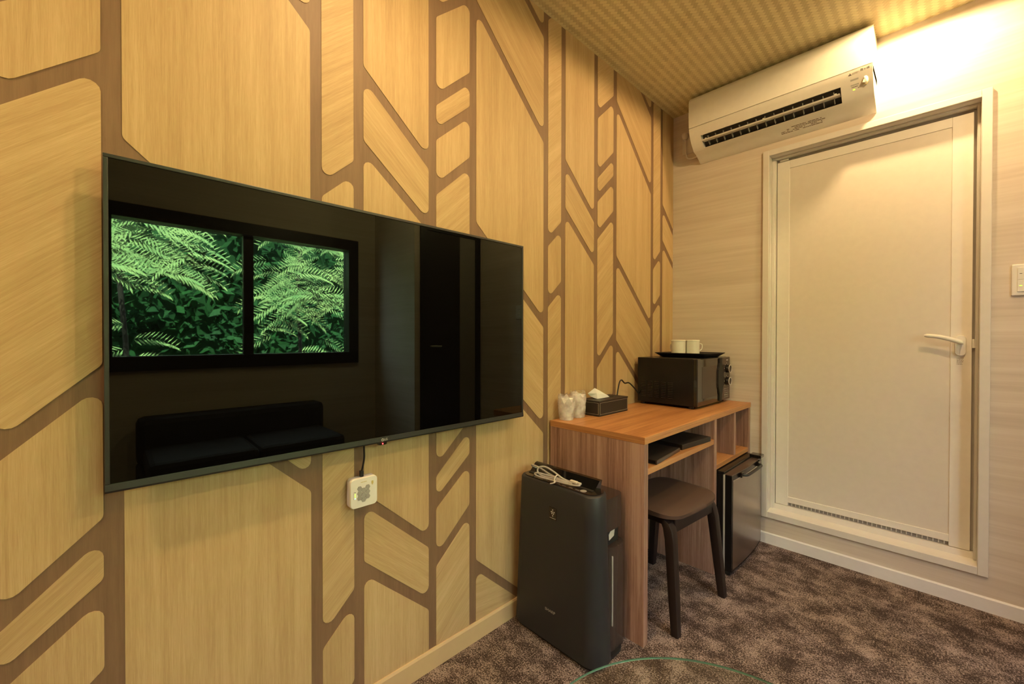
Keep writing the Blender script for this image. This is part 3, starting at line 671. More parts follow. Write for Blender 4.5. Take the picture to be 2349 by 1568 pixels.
# end cap crease, display and marks
def acf(z):   # y of the front surface at height z
    pr = FR + LO + LV
    for (a, b) in zip(pr, pr[1:]):
        if b[1] <= z <= a[1]: return a[0] + (b[0] - a[0]) * (z - a[1]) / (b[1] - a[1] + 1e-9)
    return 2.30
def on_ac(x0, x1, z0, z1, off=0.0006):
    y0, y1 = acf(z0), acf(z1); return [(x0, y0 - off, z0), (x1, y0 - off, z0), (x1, y1 - off, z1), (x0, y1 - off, z1)]
def ac_patch(name, mat, x0, x1, z0, z1, off=0.0006):
    q = on_ac(x0, x1, z0, z1, off); m = MB(); m.poly(q); r = [(p[0], p[1] + 0.0008, p[2]) for p in q]
    for i in range(4): m.poly([q[i], q[(i + 1) % 4], r[(i + 1) % 4], r[i]])
    return m.build(name, mat, ac)
ac_patch('display_window', 'screen_grey', 0.857, 0.884, 2.160, 2.183)
for i in range(6): ac_patch('print_mark', 'print_dark', 0.860 + i * 0.0035, 0.8625 + i * 0.0035, 2.1545, 2.1565)
ac_patch('operation_light', 'led_green', 0.8635, 0.8705, 2.1450, 2.1480, 0.001)
ac_patch('print_mark', 'print_dark', 0.8805, 0.8825, 2.1480, 2.1505)
m = MB(); yy = acf(2.168); nrm = Vector((0, -0.93, -0.37))
rg = []
for (s, d_) in ((1.0, 0.0), (0.95, 0.004), (0.7, 0.008), (0.25, 0.0105)):
    rg.append([(0.9065 + 0.0100 * s * math.cos(a), yy - d_ + 0.006 * math.sin(a) * -0.42 * s, 2.1660 + 0.0165 * s * math.sin(a)) for a in [2 * PI * j / 20 for j in range(20)]])
m.loft(rg); eye = m.build('eye_sensor', 'ceramic', ac, 60)
m = MB(); m.prism([(0.898, 2.153), (0.9045, 2.153), (0.9045, 2.164), (0.900, 2.164)], 1, yy - 0.0125, yy - 0.002); m.build('lens_pane', 'tie_beige', eye)
m = MB(); rg = [[(0.9065 + r_ * math.cos(a), yy + dy + 0.006 * math.sin(a) * -0.42, 2.1660 + r_ * 1.65 * math.sin(a)) for a in [2 * PI * j / 24 for j in range(24)]] for r_, dy in ((0.0113, 0.001), (0.0113, -0.0014), (0.0098, -0.0014), (0.0098, 0.001))]
m.loft(rg, False); m.build('sensor_rim', 'gold_print', eye, 40)
# three-diamond mark
zc, xc = 2.2020, 0.8565; yl = acf(zc) - 0.001
for ang in (90, 210, 330):
    a = math.radians(ang); d_ = (math.cos(a), math.sin(a)); Ld, wd = 0.0062, 0.0020; h = (d_[0] * Ld / 2, d_[1] * Ld / 2); nx = (-d_[1] * wd, d_[0] * wd)
    P = [(0, 0), (h[0] + nx[0], h[1] + nx[1]), (2 * h[0], 2 * h[1]), (h[0] - nx[0], h[1] - nx[1])]
    m = MB(); m.prism([(xc + p[0], zc + p[1]) for p in P], 1, yl - 0.0006, yl + 0.002); m.build('diamond_mark', 'print_dark', ac)
nz_ = Vector((0, -0.94, -0.34)); upv = (0, -0.34, 0.94)
text('maker_name', 'MITSUBISHI', 0.0042, 'print_soft', ac, (0.8745, yl, 2.2045), (1, 0, 0), upv)
text('maker_name', 'ELECTRIC', 0.0042, 'print_soft', ac, (0.8735, yl - 0.0002, 2.2000), (1, 0, 0), upv)
text('series_name', '霧ヶ峰', 0.0105, 'print_dark', ac, (0.9060, acf(2.2055) - 0.001, 2.2055), (1, 0, 0), upv)
# print on the underside
rnd = random.Random(5)
for r_ in range(4):
    x = 0.575
    while x < 0.742:
        l_ = rnd.uniform(0.003, 0.016); t_ = 0.3 + 0.14 * r_
        if rnd.random() < 0.86 and not (r_ == 0 and x < 0.62):
            y_ = 2.385 + t_ * 0.06 - 0.012; z_ = 2.106 - (y_ - 2.385) * 0.457 - 0.0004
            m = MB(); m.poly([(x, y_, z_), (x + l_, y_, z_), (x + l_, y_ + 0.0045, z_ - 0.0021), (x, y_ + 0.0045, z_ - 0.0021)]); m.build('print_mark', 'print_soft', ac, recalc=False)
        x += l_ + 0.0015

# --- socket and plug beside the air conditioner
so = empty('wall_socket', (0.085, D, 2.17), 'pale power socket on the wall left of the air conditioner', 'socket')
m = MB(); m.box((0.060, D - 0.007, 2.155), (0.130, D - 0.0005, 2.285), 2, 0.003); m.build('socket_plate', 'trim_white', so)
pc = empty('air_conditioner_plug', (0.085, D, 2.2), 'pale plug and cord of the air conditioner', 'plug')
m = MB(); m.lathe([(0.010, 0.0), (0.016, 0.012), (0.019, 0.022), (0.018, 0.032), (0.010, 0.036), (0.0, 0.036)], (0.083, D - 0.026, 2.236), 2, 16); m.build('plug_body', 'trim_white', pc, 50)
m = MB(); m.tube([(0.083, D - 0.024, 2.245), (0.085, D - 0.024, 2.19), (0.088, D - 0.024, 2.15), (0.096, D - 0.022, 2.125), (0.115, D - 0.02, 2.117), (0.14, D - 0.018, 2.119), (0.160, D - 0.015, 2.120)], 0.0045, 8, sub=5); m.build('cord', 'trim_white', pc, 60)

# ================================================================== LIGHT SWITCH
sw = empty('light_switch', (1.38, D, 1.228), 'white light switch plate on the pale wall right of the door', 'switch')
m = MB(); m.box((1.320, D - 0.010, 1.228), (1.440, D - 0.0005, 1.345), 2, 0.003); m.build('switch_plate', 'white_plastic', sw)
for z0 in (1.2425, 1.288):
    for x0 in (1.334, 1.381):
        b_ = MB(); b_.box((x0, D - 0.0135, z0), (x0 + 0.0455, D - 0.009, z0 + 0.0445), 2, 0.001); b_ = b_.build('rocker', 'white_plastic', sw)
        m = MB(); m.box((x0 + 0.005, D - 0.0142, z0 + 0.021), (x0 + 0.011, D - 0.0134, z0 + 0.023)); m.build('indicator', 'led_green' if z0 < 1.25 else 'print_dark', b_)
        m = MB(); m.box((x0 + 0.0145, D - 0.0140, z0 + 0.0165), (x0 + 0.034, D - 0.0134, z0 + 0.0275)); m.build('name_strip', 'trim_white', b_)

# ================================================================== DESK
KX, KY0, KY1, KH = 0.432, 1.307, 2.447, 0.7255
desk = empty('desk', (0.21, 1.88, 0), 'reddish-brown wood desk with open shelves against the oak wall', 'desk')
m = MB(); m.box((0.0095, KY0, KH - 0.0245), (KX + 0.003, KY1, KH), 1, 0.0012); m.build('desktop', 'desk_top_wood', desk)
m = MB(); m.box((0.0095, KY0 + 0.001, 0.0), (KX, KY0 + 0.029, KH - 0.0245), 2, 0.001); m.build('side_panel', 'desk_wood', desk)
m = MB(); m.box((0.0095, 1.945, 0.0), (KX, 1.972, KH - 0.0245), 2, 0.001); m.build('side_panel', 'desk_wood', desk)
m = MB(); m.box((0.0095, 2.420, 0.0), (KX, KY1, KH - 0.0245), 2, 0.001); m.build('side_panel', 'desk_wood', desk)
m = MB(); m.box((0.0095, KY0 + 0.029, 0.5895), (KX - 0.002, 1.945, 0.6115), 1, 0.001); m.build('shelf', 'desk_top_wood', desk)
m = MB(); m.box((0.0095, 1.972, 0.4680), (KX - 0.002, 2.420, 0.4895), 1, 0.001); m.build('shelf', 'desk_top_wood', desk)
m = MB(); m.box((0.0095, 2.204, 0.4895), (KX - 0.002, 2.229, KH - 0.0245), 2, 0.001); m.build('divider', 'desk_wood', desk)
m = MB(); m.box((0.0098, KY0 + 0.029, 0.20), (0.018, 1.945, 0.5895), 2); m.build('back_panel', 'desk_wood', desk)
m = MB(); m.box((0.0098, 1.972, 0.4895), (0.018, 2.204, KH - 0.0245), 2); m.build('back_panel', 'desk_wood', desk)
m = MB(); m.box((0.0098, 2.229, 0.4895), (0.018, 2.420, KH - 0.0245), 2); m.build('back_panel', 'desk_wood', desk)
# folders on the shelf
def folder(label, c, rz, w, d, th, edge):
    t = empty('folder', (c[0], c[1], 0.6115), label, 'folder', 'black folders on the desk shelf')
    M = Matrix.Translation((c[0], c[1], 0.6115)) @ Matrix.Rotation(rz, 4, 'Z')
    m = MB(); m.box((-d / 2, -w / 2, 0.0005), (d / 2, w / 2, 0.004), 1, 0.001); m.build('cover', 'leather_black', t, M=M)
    m = MB(); m.box((-d / 2, -w / 2, th - 0.0035), (d / 2, w / 2, th), 1, 0.001); m.build('cover', 'leather_black', t, M=M)
    m = MB(); m.box((-d / 2 + 0.006, -w / 2 + 0.006, 0.004), (d / 2 - 0.006, w / 2 - 0.006, th - 0.0035), 1); m.build('pages', edge, t, M=M)
    m = MB(); m.prism(round_poly([(d / 2 - 0.003, 0.0005), (d / 2 + 0.003, 0.0005), (d / 2 + 0.003, th), (d / 2 - 0.003, th)], 0.003), 1, -w / 2, w / 2); m.build('spine', 'brown_gloss' if edge == 'black_matte' else 'leather_black', t, M=M)
folder('black folder with brown spine at the left of the desk shelf', (0.285, 1.505), math.radians(5), 0.235, 0.27, 0.016, 'black_matte')
folder('black leather menu folder at the right of the desk shelf', (0.275, 1.792), math.radians(-6), 0.235, 0.29, 0.022, 'charcoal')

# --- microwave
mw = empty('microwave_oven', (0.185, 2.2, KH), 'black microwave oven on the right end of the desk', 'microwave')
MX0, MX1, MY0, MY1, MZ0, MZ1 = 0.028, 0.318, 1.988, 2.428, 0.7385, 0.9680
m = MB(); m.box((MX0, MY0, MZ0), (MX1, MY1, MZ1), 2, 0.003); m.build('body', 'black_plastic', mw)
dr = MB(); dr.box((MX1, MY0, MZ0 + 0.001), (MX1 + 0.020, 2.318, MZ1 - 0.001), 2, 0.004); dr = dr.build('door', 'black_gloss', mw)
m = MB(); m.box((MX1 + 0.0195, MY0 + 0.055, MZ0 + 0.035), (MX1 + 0.0206, 2.235, MZ1 - 0.04)); m.build('door_window', 'brown_gloss', dr)
m = MB()
hp = []
for (z, w_) in [(0.742, 0.014), (0.775, 0.015), (0.80, 0.024), (0.815, 0.034), (0.83, 0.038), (0.885, 0.038), (0.905, 0.034), (0.92, 0.022), (0.94, 0.0145), (0.965, 0.0145)]: hp.append((z, w_))
poly = [(2.275 - w_, z) for z, w_ in hp] + [(2.275 + w_, z) for z, w_ in reversed(hp)]
m.prism(poly, 0, MX1 + 0.019, MX1 + 0.0265); m.build('door_handle', 'black_matte', dr)
cp = MB(); cp.box((MX1, 2.3195, MZ0 + 0.001), (MX1 + 0.018, MY1, MZ1 - 0.001), 2, 0.003); cp = cp.build('control_panel', 'brown_gloss', mw)
for z in (0.905, 0.838):
    kb = MB(); kb.lathe([(0.021, 0.0), (0.021, 0.016), (0.019, 0.019), (0.0, 0.019)], (MX1 + 0.0175, 2.376, z), 0, 28); kb = kb.build('knob', 'black_plastic', cp, 40)
    m = MB(); m.lathe([(0.0185, 0.018), (0.0215, 0.018), (0.0215, 0.021), (0.0185, 0.021), (0.0185, 0.018)], (MX1 + 0.0175, 2.376, z), 0, 28); m.build('knob_ring', 'print_light', kb, 40)  # plain pale colour in place of bright reflections on a metal ring
    for q in range(7):
        a = math.radians(-40 + q * 43.3)
        m = MB(); yq, zq = 2.376 - 0.030 * math.cos(a), z + 0.030 * math.sin(a); m.box((MX1 + 0.0178, yq - 0.002, zq - 0.0015), (MX1 + 0.0184, yq + 0.002, zq + 0.0015)); m.build('print_mark', 'print_light', cp)
for r_ in range(5):
    for c_ in range(3):
        m = MB(); m.box((MX1 + 0.0178, 2.345 + c_ * 0.022, 0.752 + r_ * 0.011), (MX1 + 0.0184, 2.345 + c_ * 0.022 + 0.015, 0.756 + r_ * 0.011)); m.build('print_mark', 'print_grey', cp)
m = MB(); m.box((MX1 + 0.0178, 2.372, 0.949), (MX1 + 0.0184, 2.398, 0.953)); m.build('print_mark', 'print_light', cp)
for c_ in range(5):
    for r_ in range(10):
        x = 0.050 + c_ * 0.036; z = 0.768 + r_ * 0.0085
        m = MB(); m.box((x, MY0 - 0.0022, z), (x + 0.024, MY0 + 0.001, z + 0.0022), 0); m.build('vent_slot', 'grey_slot', mw)  # coloured lighter than the body to imitate light caught on the louvers
for (x, y) in ((0.05, 2.01), (0.30, 2.01), (0.05, 2.40), (0.30, 2.40)):
    m = MB(); m.lathe([(0.012, 0.0), (0.014, 0.0132), (0.0, 0.0132)], (x, y, KH), 2, 14); m.build('foot', 'rubber_black', mw)
# its cord
cd = empty('power_cable', (0.05, 1.76, KH), 'black power cord looping up behind the tissue box to the microwave', 'cable')
m = MB(); m.tube([(0.060, 1.735, KH + 0.055), (0.060, 1.742, KH + 0.085), (0.056, 1.765, KH + 0.128), (0.050, 1.795, KH + 0.136), (0.046, 1.83, KH + 0.118), (0.042, 1.88, KH + 0.115), (0.038, 1.95, KH + 0.075), (0.034, 1.986, KH + 0.05)], 0.0034, 8, sub=5); m.build('cord', 'rubber_black', cd, 60)
m = MB(); m.box((0.053, 1.7475, KH + 0.032), (0.067, 1.760, KH + 0.062), 2, 0.002); m.build('plug', 'rubber_black', cd)
m = MB(); m.tube([(0.060, 1.7535, KH + 0.034), (0.055, 1.762, KH + 0.016), (0.045, 1.79, KH + 0.004), (0.042, 1.85, KH + 0.004)], 0.0034, 8, sub=5); m.build('cord', 'rubber_black', cd, 60)

# --- tray with mugs on the microwave
tr = empty('serving_tray', (0.2, 2.23, MZ1), 'black rectangular tray on top of the microwave', 'tray')
def ringr(x0, x1, y0, y1, z, r): return [(a, b, z) for a, b in rrect(x0, x1, y0, y1, r)]
TX0, TX1, TYa, TYb = 0.052, 0.335, 2.105, 2.385
m = MB(); m.loft([ringr(TX0 + 0.03, TX1 - 0.03, TYa + 0.03, TYb - 0.03, MZ1 + 0.0005, 0.02), ringr(TX0, TX1, TYa, TYb, MZ1 + 0.021, 0.03), ringr(TX0 + 0.001, TX1 - 0.001, TYa + 0.001, TYb - 0.001, MZ1 + 0.023, 0.03),
                  ringr(TX0 + 0.005, TX1 - 0.005, TYa + 0.005, TYb - 0.005, MZ1 + 0.021, 0.027), ringr(TX0 + 0.033, TX1 - 0.033, TYa + 0.033, TYb - 0.033, MZ1 + 0.004, 0.018)]); m.build('tray_body', 'black_matte', tr, 30)
def mug(x, y, label, hang):
    t = empty('mug', (x, y, MZ1 + 0.004), label, 'mug', 'white lidded mugs on the black tray'); z0 = MZ1 + 0.0045; r = 0.0365
    m = MB(); m.lathe([(0.0, 0.0), (r * 0.93, 0.0), (r * 0.97, 0.004), (r, 0.02), (r, 0.079), (r - 0.003, 0.079), (r - 0.003, 0.006), (0.0, 0.006)], (x, y, z0), 2, 32); m.build('cup', 'ceramic', t, 40)
    m = MB(); m.lathe([(0.0, 0.079), (r + 0.0012, 0.079), (r + 0.0018, 0.083), (r - 0.001, 0.086), (0.0, 0.087)], (x, y, z0), 2, 32); m.build('lid', 'ceramic', t, 40)
    c, s = math.cos(hang), math.sin(hang)
    m = MB(); m.tube([(x + c * (r - 0.002), y + s * (r - 0.002), z0 + 0.064), (x + c * (r + 0.016), y + s * (r + 0.016), z0 + 0.062), (x + c * (r + 0.020), y + s * (r + 0.020), z0 + 0.045), (x + c * (r + 0.013), y + s * (r + 0.013), z0 + 0.03), (x + c * (r - 0.002), y + s * (r - 0.002), z0 + 0.026)], 0.0035, 8, sub=4); m.build('handle', 'ceramic', t, 60)
mug(0.135, 2.235, 'white lidded mug at the left on the black tray', math.radians(160))
mug(0.186, 2.297, 'white lidded mug at the right with its handle to the right', math.radians(52))

# --- tissue box
tb = empty('tissue_box', (0.065, 1.628, KH), 'black leather tissue box with cream stitching', 'tissue box')
BX0, BX1, BY0, BY1, BZ1 = 0.012, 0.113, 1.511, 1.7445, KH + 0.0665
m = MB(); m.box((BX0, BY0, KH + 0.0005), (BX1, BY1, BZ1), 2, 0.002); m.build('box', 'leather_black', tb)
m = MB(); m.box((BX0 - 0.001, BY0 - 0.001, BZ1 - 0.0035), (BX1 + 0.001, BY1 + 0.001, BZ1 + 0.0015), 2, 0.001); m.build('lid', 'leather_black', tb)
m = MB(); m.prism([(0.062 + 0.014 * math.cos(a), 1.628 + 0.075 * math.sin(a)) for a in [2 * PI * j / 24 for j in range(24)]], 2, BZ1 + 0.0005, BZ1 + 0.0022); m.build('slot', 'black_matte', tb)
def stitch(lo, hi): m = MB(); m.box(lo, hi); m.build('stitching', 'stitch', tb)
za, zb = KH + 0.009, BZ1 - 0.008
for (y0, y1, z0, z1) in ((BY0 + 0.005, BY1 - 0.005, za, za + 0.0009), (BY0 + 0.005, BY1 - 0.005, zb, zb + 0.0009), (BY0 + 0.005, BY0 + 0.006, za, zb), (BY1 - 0.006, BY1 - 0.005, za, zb)): stitch((BX1 - 0.0004, y0, z0), (BX1 + 0.0005, y1, z1))
for (x0, x1, z0, z1) in ((BX0 + 0.005, BX1 - 0.005, za, za + 0.0009), (BX0 + 0.005, BX1 - 0.005, zb, zb + 0.0009), (BX0 + 0.005, BX0 + 0.006, za, zb), (BX1 - 0.006, BX1 - 0.005, za, zb)): stitch((x0, BY0 - 0.0005, z0), (x1, BY0 + 0.0004, z1))
# the tissue pulled out of the slot
m = MB(); zt = BZ1 + 0.001
A = [(0.062, 1.560, zt), (0.060, 1.600, zt), (0.064, 1.655, zt)]
B = [(0.052, 1.542, zt + 0.030), (0.056, 1.566, zt + 0.048), (0.064, 1.625, zt + 0.018)]
C_ = [(0.044, 1.530, zt + 0.024), (0.048, 1.548, zt + 0.052), (0.060, 1.600, zt + 0.030)]
rows = [A, B]; 
def sheet(m, R):
    for a, b in zip(R, R[1:]):
        for i in range(len(a) - 1): m.poly([a[i], a[i + 1], b[i + 1], b[i]])
sheet(m, [[(0.066, 1.566, zt), (0.068, 1.61, zt), (0.067, 1.662, zt)], [(0.064, 1.563, zt + 0.025), (0.067, 1.60, zt + 0.020), (0.067, 1.645, zt + 0.010)], [(0.057, 1.556, zt + 0.050), (0.062, 1.585, zt + 0.037), (0.065, 1.63, zt + 0.017)]])
sheet(m, [[(0.066, 1.566, zt), (0.050, 1.575, zt + 0.0), (0.045, 1.60, zt)], [(0.064, 1.563, zt + 0.025), (0.040, 1.548, zt + 0.012), (0.035, 1.575, zt + 0.010)], [(0.057, 1.556, zt + 0.050), (0.036, 1.533, zt + 0.026), (0.040, 1.585, zt + 0.030)]])
sheet(m, [[(0.057, 1.556, zt + 0.050), (0.062, 1.585, zt + 0.037), (0.065, 1.63, zt + 0.017)], [(0.040, 1.565, zt + 0.035), (0.045, 1.59, zt + 0.028), (0.05, 1.63, zt + 0.01)]])
ts = m.build('tissue', 'tissue_paper', tb, recalc=False)
sd = ts.modifiers.new('thick', 'SOLIDIFY'); sd.thickness = 0.0008

# --- wrapped plastic cups
def cup(x, y, r, h, label, seed):
    rng = random.Random(seed); t = empty('wrapped_cup', (x, y, KH), label, 'cup', 'plastic cups sealed in film bags')
    m = MB(); m.lathe([(0.0, 0.001), (r * 0.78, 0.001), (r * 0.80, 0.003), (r, h), (r - 0.001, h), (r * 0.79, 0.005), (0.0, 0.004)], (x, y, KH), 2, 28); m.build('cup', 'cup_plastic', t, 40)
    m = MB(); rings = []; n = 28
    for (z, s, jag) in ((0.0012, 0.88, 0.01), (0.02, 0.97, 0.015), (0.05, 1.04, 0.025), (h * 0.9, 1.09, 0.04), (h + 0.006, 1.06, 0.07), (h + 0.014, 0.94, 0.16)):
        rings.append([(x + r * (s + rng.uniform(-jag, jag)) * math.cos(2 * PI * j / n), y + r * (s + rng.uniform(-jag, jag)) * math.sin(2 * PI * j / n), KH + z + (rng.uniform(-0.006, 0.008) if z > h else 0)) for j in range(n)])
    m.loft(rings, False); m.build('film_bag', 'plastic_film', t, 180, recalc=False)
    m = MB(); m.poly([(x - 0.01, y - r * 0.6, KH + h), (x + 0.012, y - r * 0.2, KH + h - 0.002), (x + 0.008, y - r * 0.75, KH + h - 0.024)]); m.poly([(x + 0.014, y, KH + h + 0.002), (x + 0.02, y + r * 0.5, KH + h), (x + 0.024, y + 0.006, KH + h - 0.018)])
    f = m.build('film_fold', 'tissue_paper', t, recalc=False); f.modifiers.new('thick', 'SOLIDIFY').thickness = 0.0004
cup(0.048, 1.366, 0.034, 0.090, 'clear plastic cup in film at the left end of the desk', 4)
cup(0.050, 1.443, 0.032, 0.098, 'clear plastic cup in film touching the tissue box', 9)

# ================================================================== MINI FRIDGE
fr = empty('mini_fridge', (0.27, 2.19, 0), 'black mini fridge with a steel door under the desk', 'fridge')
FY0, FY1 = 1.979, 2.412
m = MB(); m.box((0.05, FY0 + 0.001, 0.012), (0.458, FY1 - 0.001, 0.452), 2, 0.004); m.build('body', 'black_plastic', fr)
m = MB(); m.box((0.30, FY0 + 0.002, 0.452), (0.462, FY1 - 0.002, 0.4635), 1, 0.002); m.build('top_cover', 'black_plastic', fr)
m = MB(); m.box((0.458, FY0 + 0.0015, 0.022), (0.466, FY1 - 0.0015, 0.452), 2); m.build('gasket', 'screen_grey', fr)  # flat grey painted for the shine of a metal strip
def dprof(x0):   # bowed door in plan
    pts = [(0.466, FY0 + 0.001), (0.466, FY1 - 0.001)]
    n = 14
    for i in range(n + 1):
        u = 1 - i / n; y = FY0 + 0.001 + (FY1 - FY0 - 0.002) * u; pts.append((x0 + 0.010 * (1 - (2 * u - 1) ** 2), y))
    return pts
dd = MB(); dd.prism(dprof(0.494), 2, 0.022, 0.452); dd = dd.build('door', 'black_plastic', fr, 30)
m = MB(); n = 14; rr = []
for i in range(n + 1):
    u = i / n; y = FY0 + 0.012 + (FY1 - FY0 - 0.016) * u; v = (y - FY0) / (FY1 - FY0); rr.append((0.4948 + 0.010 * (1 - (2 * v - 1) ** 2), y))
m.prism(rr + [(x - 0.004, y) for x, y in reversed(rr)], 2, 0.030, 0.428); m.build('steel_sheet', 'steel', dd, 30)
m = MB(); m.prism([(x + 0.001, y) for x, y in rr] + [(x - 0.004, y) for x, y in reversed(rr)], 2, 0.4285, 0.431); m.build('trim_line', 'chrome', dd, 30)
m = MB(); m.prism(dprof(0.4955)[:2] + [(x - 0.0005, y) for x, y in dprof(0.4955)[2:]], 2, 0.4525, 0.4565); m.build('top_strip', 'fridge_top_strip', dd, 30)
hh = MB(); hh.tube([(0.500, 2.075, 0.440), (0.522, 2.085, 0.440), (0.528, 2.12, 0.441), (0.530, 2.20, 0.442), (0.528, 2.27, 0.441), (0.522, 2.305, 0.440), (0.500, 2.315, 0.440)], 0.0065, 8, sub=4); hh = hh.build('handle', 'charcoal', dd, 60)
m = MB(); m.box((0.492, 2.058, 0.430), (0.512, 2.088, 0.4535), 2, 0.003); m.build('handle_mount', 'black_gloss', hh)
m = MB(); m.box((0.492, 2.302, 0.430), (0.512, 2.345, 0.4535), 2, 0.003); m.build('handle_mount', 'black_gloss', hh)
m = MB(); m.box((0.455, FY1 - 0.055, 0.4565), (0.508, FY1 - 0.002, 0.472), 1, 0.003); m.build('hinge_cover', 'black_gloss', fr)
for (x, y) in ((0.09, 2.01), (0.44, 2.01), (0.09, 2.38), (0.44, 2.38)):
    m = MB(); m.lathe([(0.014, 0.0), (0.016, 0.012), (0.0, 0.012)], (x, y, 0), 2, 12); m.build('foot', 'rubber_black', fr)
m = MB(); m.box((0.44, FY0 + 0.004, 0.004), (0.488, FY1 - 0.004, 0.021), 1, 0.002); m.build('kick_plate', 'black_matte', fr)

# ================================================================== STOOL
st = empty('stool', (0.337, 1.642, 0), 'dark brown stool with splayed legs tucked under the desk', 'stool')
SM = Matrix.Translation((0.337, 1.642, 0)) @ Matrix.Rotation(math.radians(-5), 4, 'Z')
def leg(sx, sy):
    m = MB(); hw = 0.0155
    bx_, by_, tx_, ty_ = sx * 0.163, sy * 0.182, sx * 0.126, sy * 0.160
    rings = []
    path = [(bx_, by_, 0.0, 0.86), (bx_ + (tx_ - bx_) * 0.25, by_ + (ty_ - by_) * 0.25, 0.10, 1.0), (bx_ + (tx_ - bx_) * 0.85, by_ + (ty_ - by_) * 0.85, 0.33, 1.12), (tx_ - sx * 0.002, ty_, 0.366, 1.16), (tx_ - sx * 0.014, ty_ - sy * 0.001, 0.388, 1.1), (tx_ - sx * 0.034, ty_ - sy * 0.002, 0.3985, 0.8)]
    for (x, y, z, s) in path:
        pts = round_poly([(-hw * s, -hw * s), (hw * s, -hw * s), (hw * s, hw * s), (-hw * s, hw * s)], 0.003, 2); rings.append([(x + a, y + b, z) for a, b in pts])
    m.loft(rings); m.build('leg', 'stool_paint', st, 35, M=SM)
for sx in (1, -1):
    for sy in (1, -1): leg(sx, sy)
for sx in (1, -1):
    m = MB(); m.box((sx * 0.128 - 0.009, -0.145, 0.348), (sx * 0.128 + 0.009, 0.145, 0.3995), 1, 0.003); m.build('rail', 'stool_paint', st, M=SM)
for sy in (1, -1):
    m = MB(); m.box((-0.112, sy * 0.155 - 0.009, 0.372), (0.112, sy * 0.155 + 0.009, 0.3995), 0, 0.003); m.build('rail', 'stool_paint', st, M=SM)
def seat():
    m = MB(); nx, ny = 20, 24; top = []; bot = []
    for i in range(nx + 1):
        for j in range(ny + 1):
            u = 2 * i / nx - 1; v = 2 * j / ny - 1
            # squircle outline
            q = 5.0; s = (abs(u) ** q + abs(v) ** q) ** (1 / q); mm = max(abs(u), abs(v)); k = (mm / s) if s > 1e-6 else 1
            U_, V_ = u * k, v * k
            x = 0.008 + U_ * 0.146; y = V_ * 0.196
            e = max(0, mm - 0.8) / 0.2
            z = 0.4265 + 0.006 * V_ * V_ - 0.009 * max(0, U_) ** 3 - 0.008 * e * e
            top.append((x, y, z)); bot.append((x, y, min(z - 0.012, 0.4005 + 0.006 * V_ * V_)))
    s = ny + 1
    rows_t = [top[i * s:(i + 1) * s] for i in range(nx + 1)]; rows_b = [bot[i * s:(i + 1) * s] for i in range(nx + 1)]
    m.v = top + bot; o = len(top)
    for i in range(nx):
        for j in range(ny):
            a = i * s + j; m.f.append([a, a + 1, a + s + 1, a + s]); m.f.append([o + a + s, o + a + s + 1, o + a + 1, o + a])
    rim = [j for j in range(s)] + [i * s + ny for i in range(1, nx + 1)] + [nx * s + j for j in range(ny - 1, -1, -1)] + [i * s for i in range(nx - 1, 0, -1)]
    for a, b in zip(rim, rim[1:] + rim[:1]): m.f.append([b, a, o + a, o + b])
    m.uv = [[(0, 0)] * 4 for _ in m.f]
    m.build('seat', 'stool_fabric', st, 60, M=SM)
seat()

# ================================================================== AIR PURIFIER
ap = empty('air_purifier', (0.2, 1.18, 0), 'dark charcoal air purifier standing beside the desk', 'air purifier')
m = MB(); rings = []
def purr(z, t, ins=0.0):
    x0 = 0.010 + 0.024 * t + ins; x1 = 0.398 - 0.016 * t - ins; y0 = 1.078 + 0.010 * t + ins; y1 = 1.196 - 0.012 * t - ins * 0.3
    return [(a, b, z) for a, b in round_poly([(x0, y0), (x1, y0), (x1, y1), (x0, y1)], 0.052, 7)]
rings.append(purr(0.010, 0, 0.006))
for i in range(9): rings.append(purr(0.016 + 0.535 * i / 8, i / 8))
rings += [purr(0.556, 1, 0.003), purr(0.558, 1, 0.009)]
m.loft(rings); shell = m.build('front_shell', 'charcoal', ap, 40)
m = MB(); m.loft([[(a, b, 0.0) for a, b in round_poly([(0.022, 1.09), (0.385, 1.09), (0.385, 1.27), (0.022, 1.27)], 0.04, 5)], [(a, b, 0.012) for a, b in round_poly([(0.022, 1.09), (0.385, 1.09), (0.385, 1.27), (0.022, 1.27)], 0.04, 5)]]); m.build('base', 'black_matte', ap)
m = MB(); m.prism(round_poly([(0.045, 1.18), (0.375, 1.18), (0.375, 1.292), (0.045, 1.292)], 0.03, 5), 2, 0.008, 0.36); rear = m.build('rear_body', 'brown_gloss', ap, 40)
m = MB(); m.prism(round_poly([(0.050, 1.17), (0.366, 1.17), (0.366, 1.292), (0.050, 1.292)], 0.03, 5), 2, 0.415, 0.525); m.build('rear_body', 'brown_gloss', ap, 40)
m = MB(); m.prism(round_poly([(0.055, 1.19), (0.352, 1.19), (0.352, 1.288), (0.055, 1.288)], 0.02, 4), 2, 0.36, 0.415); m.build('handle_recess', 'black_matte', ap)
m = MB(); m.prism([(1.215, 0.375), (1.245, 0.383), (1.25, 0.405), (1.23, 0.408), (1.213, 0.395)], 0, 0.350, 0.3535); m.build('latch_tag', 'tie_beige', ap)
m = MB(); m.box((0.3735, 1.199, 0.10), (0.3775, 1.202, 0.335)); m.build('seam_highlight', 'print_light', ap)  # pale strip that paints the highlight along the side seam
m = MB(); m.prism(round_poly([(0.046, 1.100), (0.372, 1.100), (0.372, 1.178), (0.046, 1.178)], 0.034, 6), 2, 0.5575, 0.5605); top = m.build('top_panel', 'black_gloss', ap, 40)
m = MB(); m.prism([(1.140, 0.560), (1.1755, 0.560), (1.1845, 0.588), (1.180, 0.590), (1.170, 0.588)], 0, 0.052, 0.345); m.build('air_outlet_flap', 'black_gloss', ap)
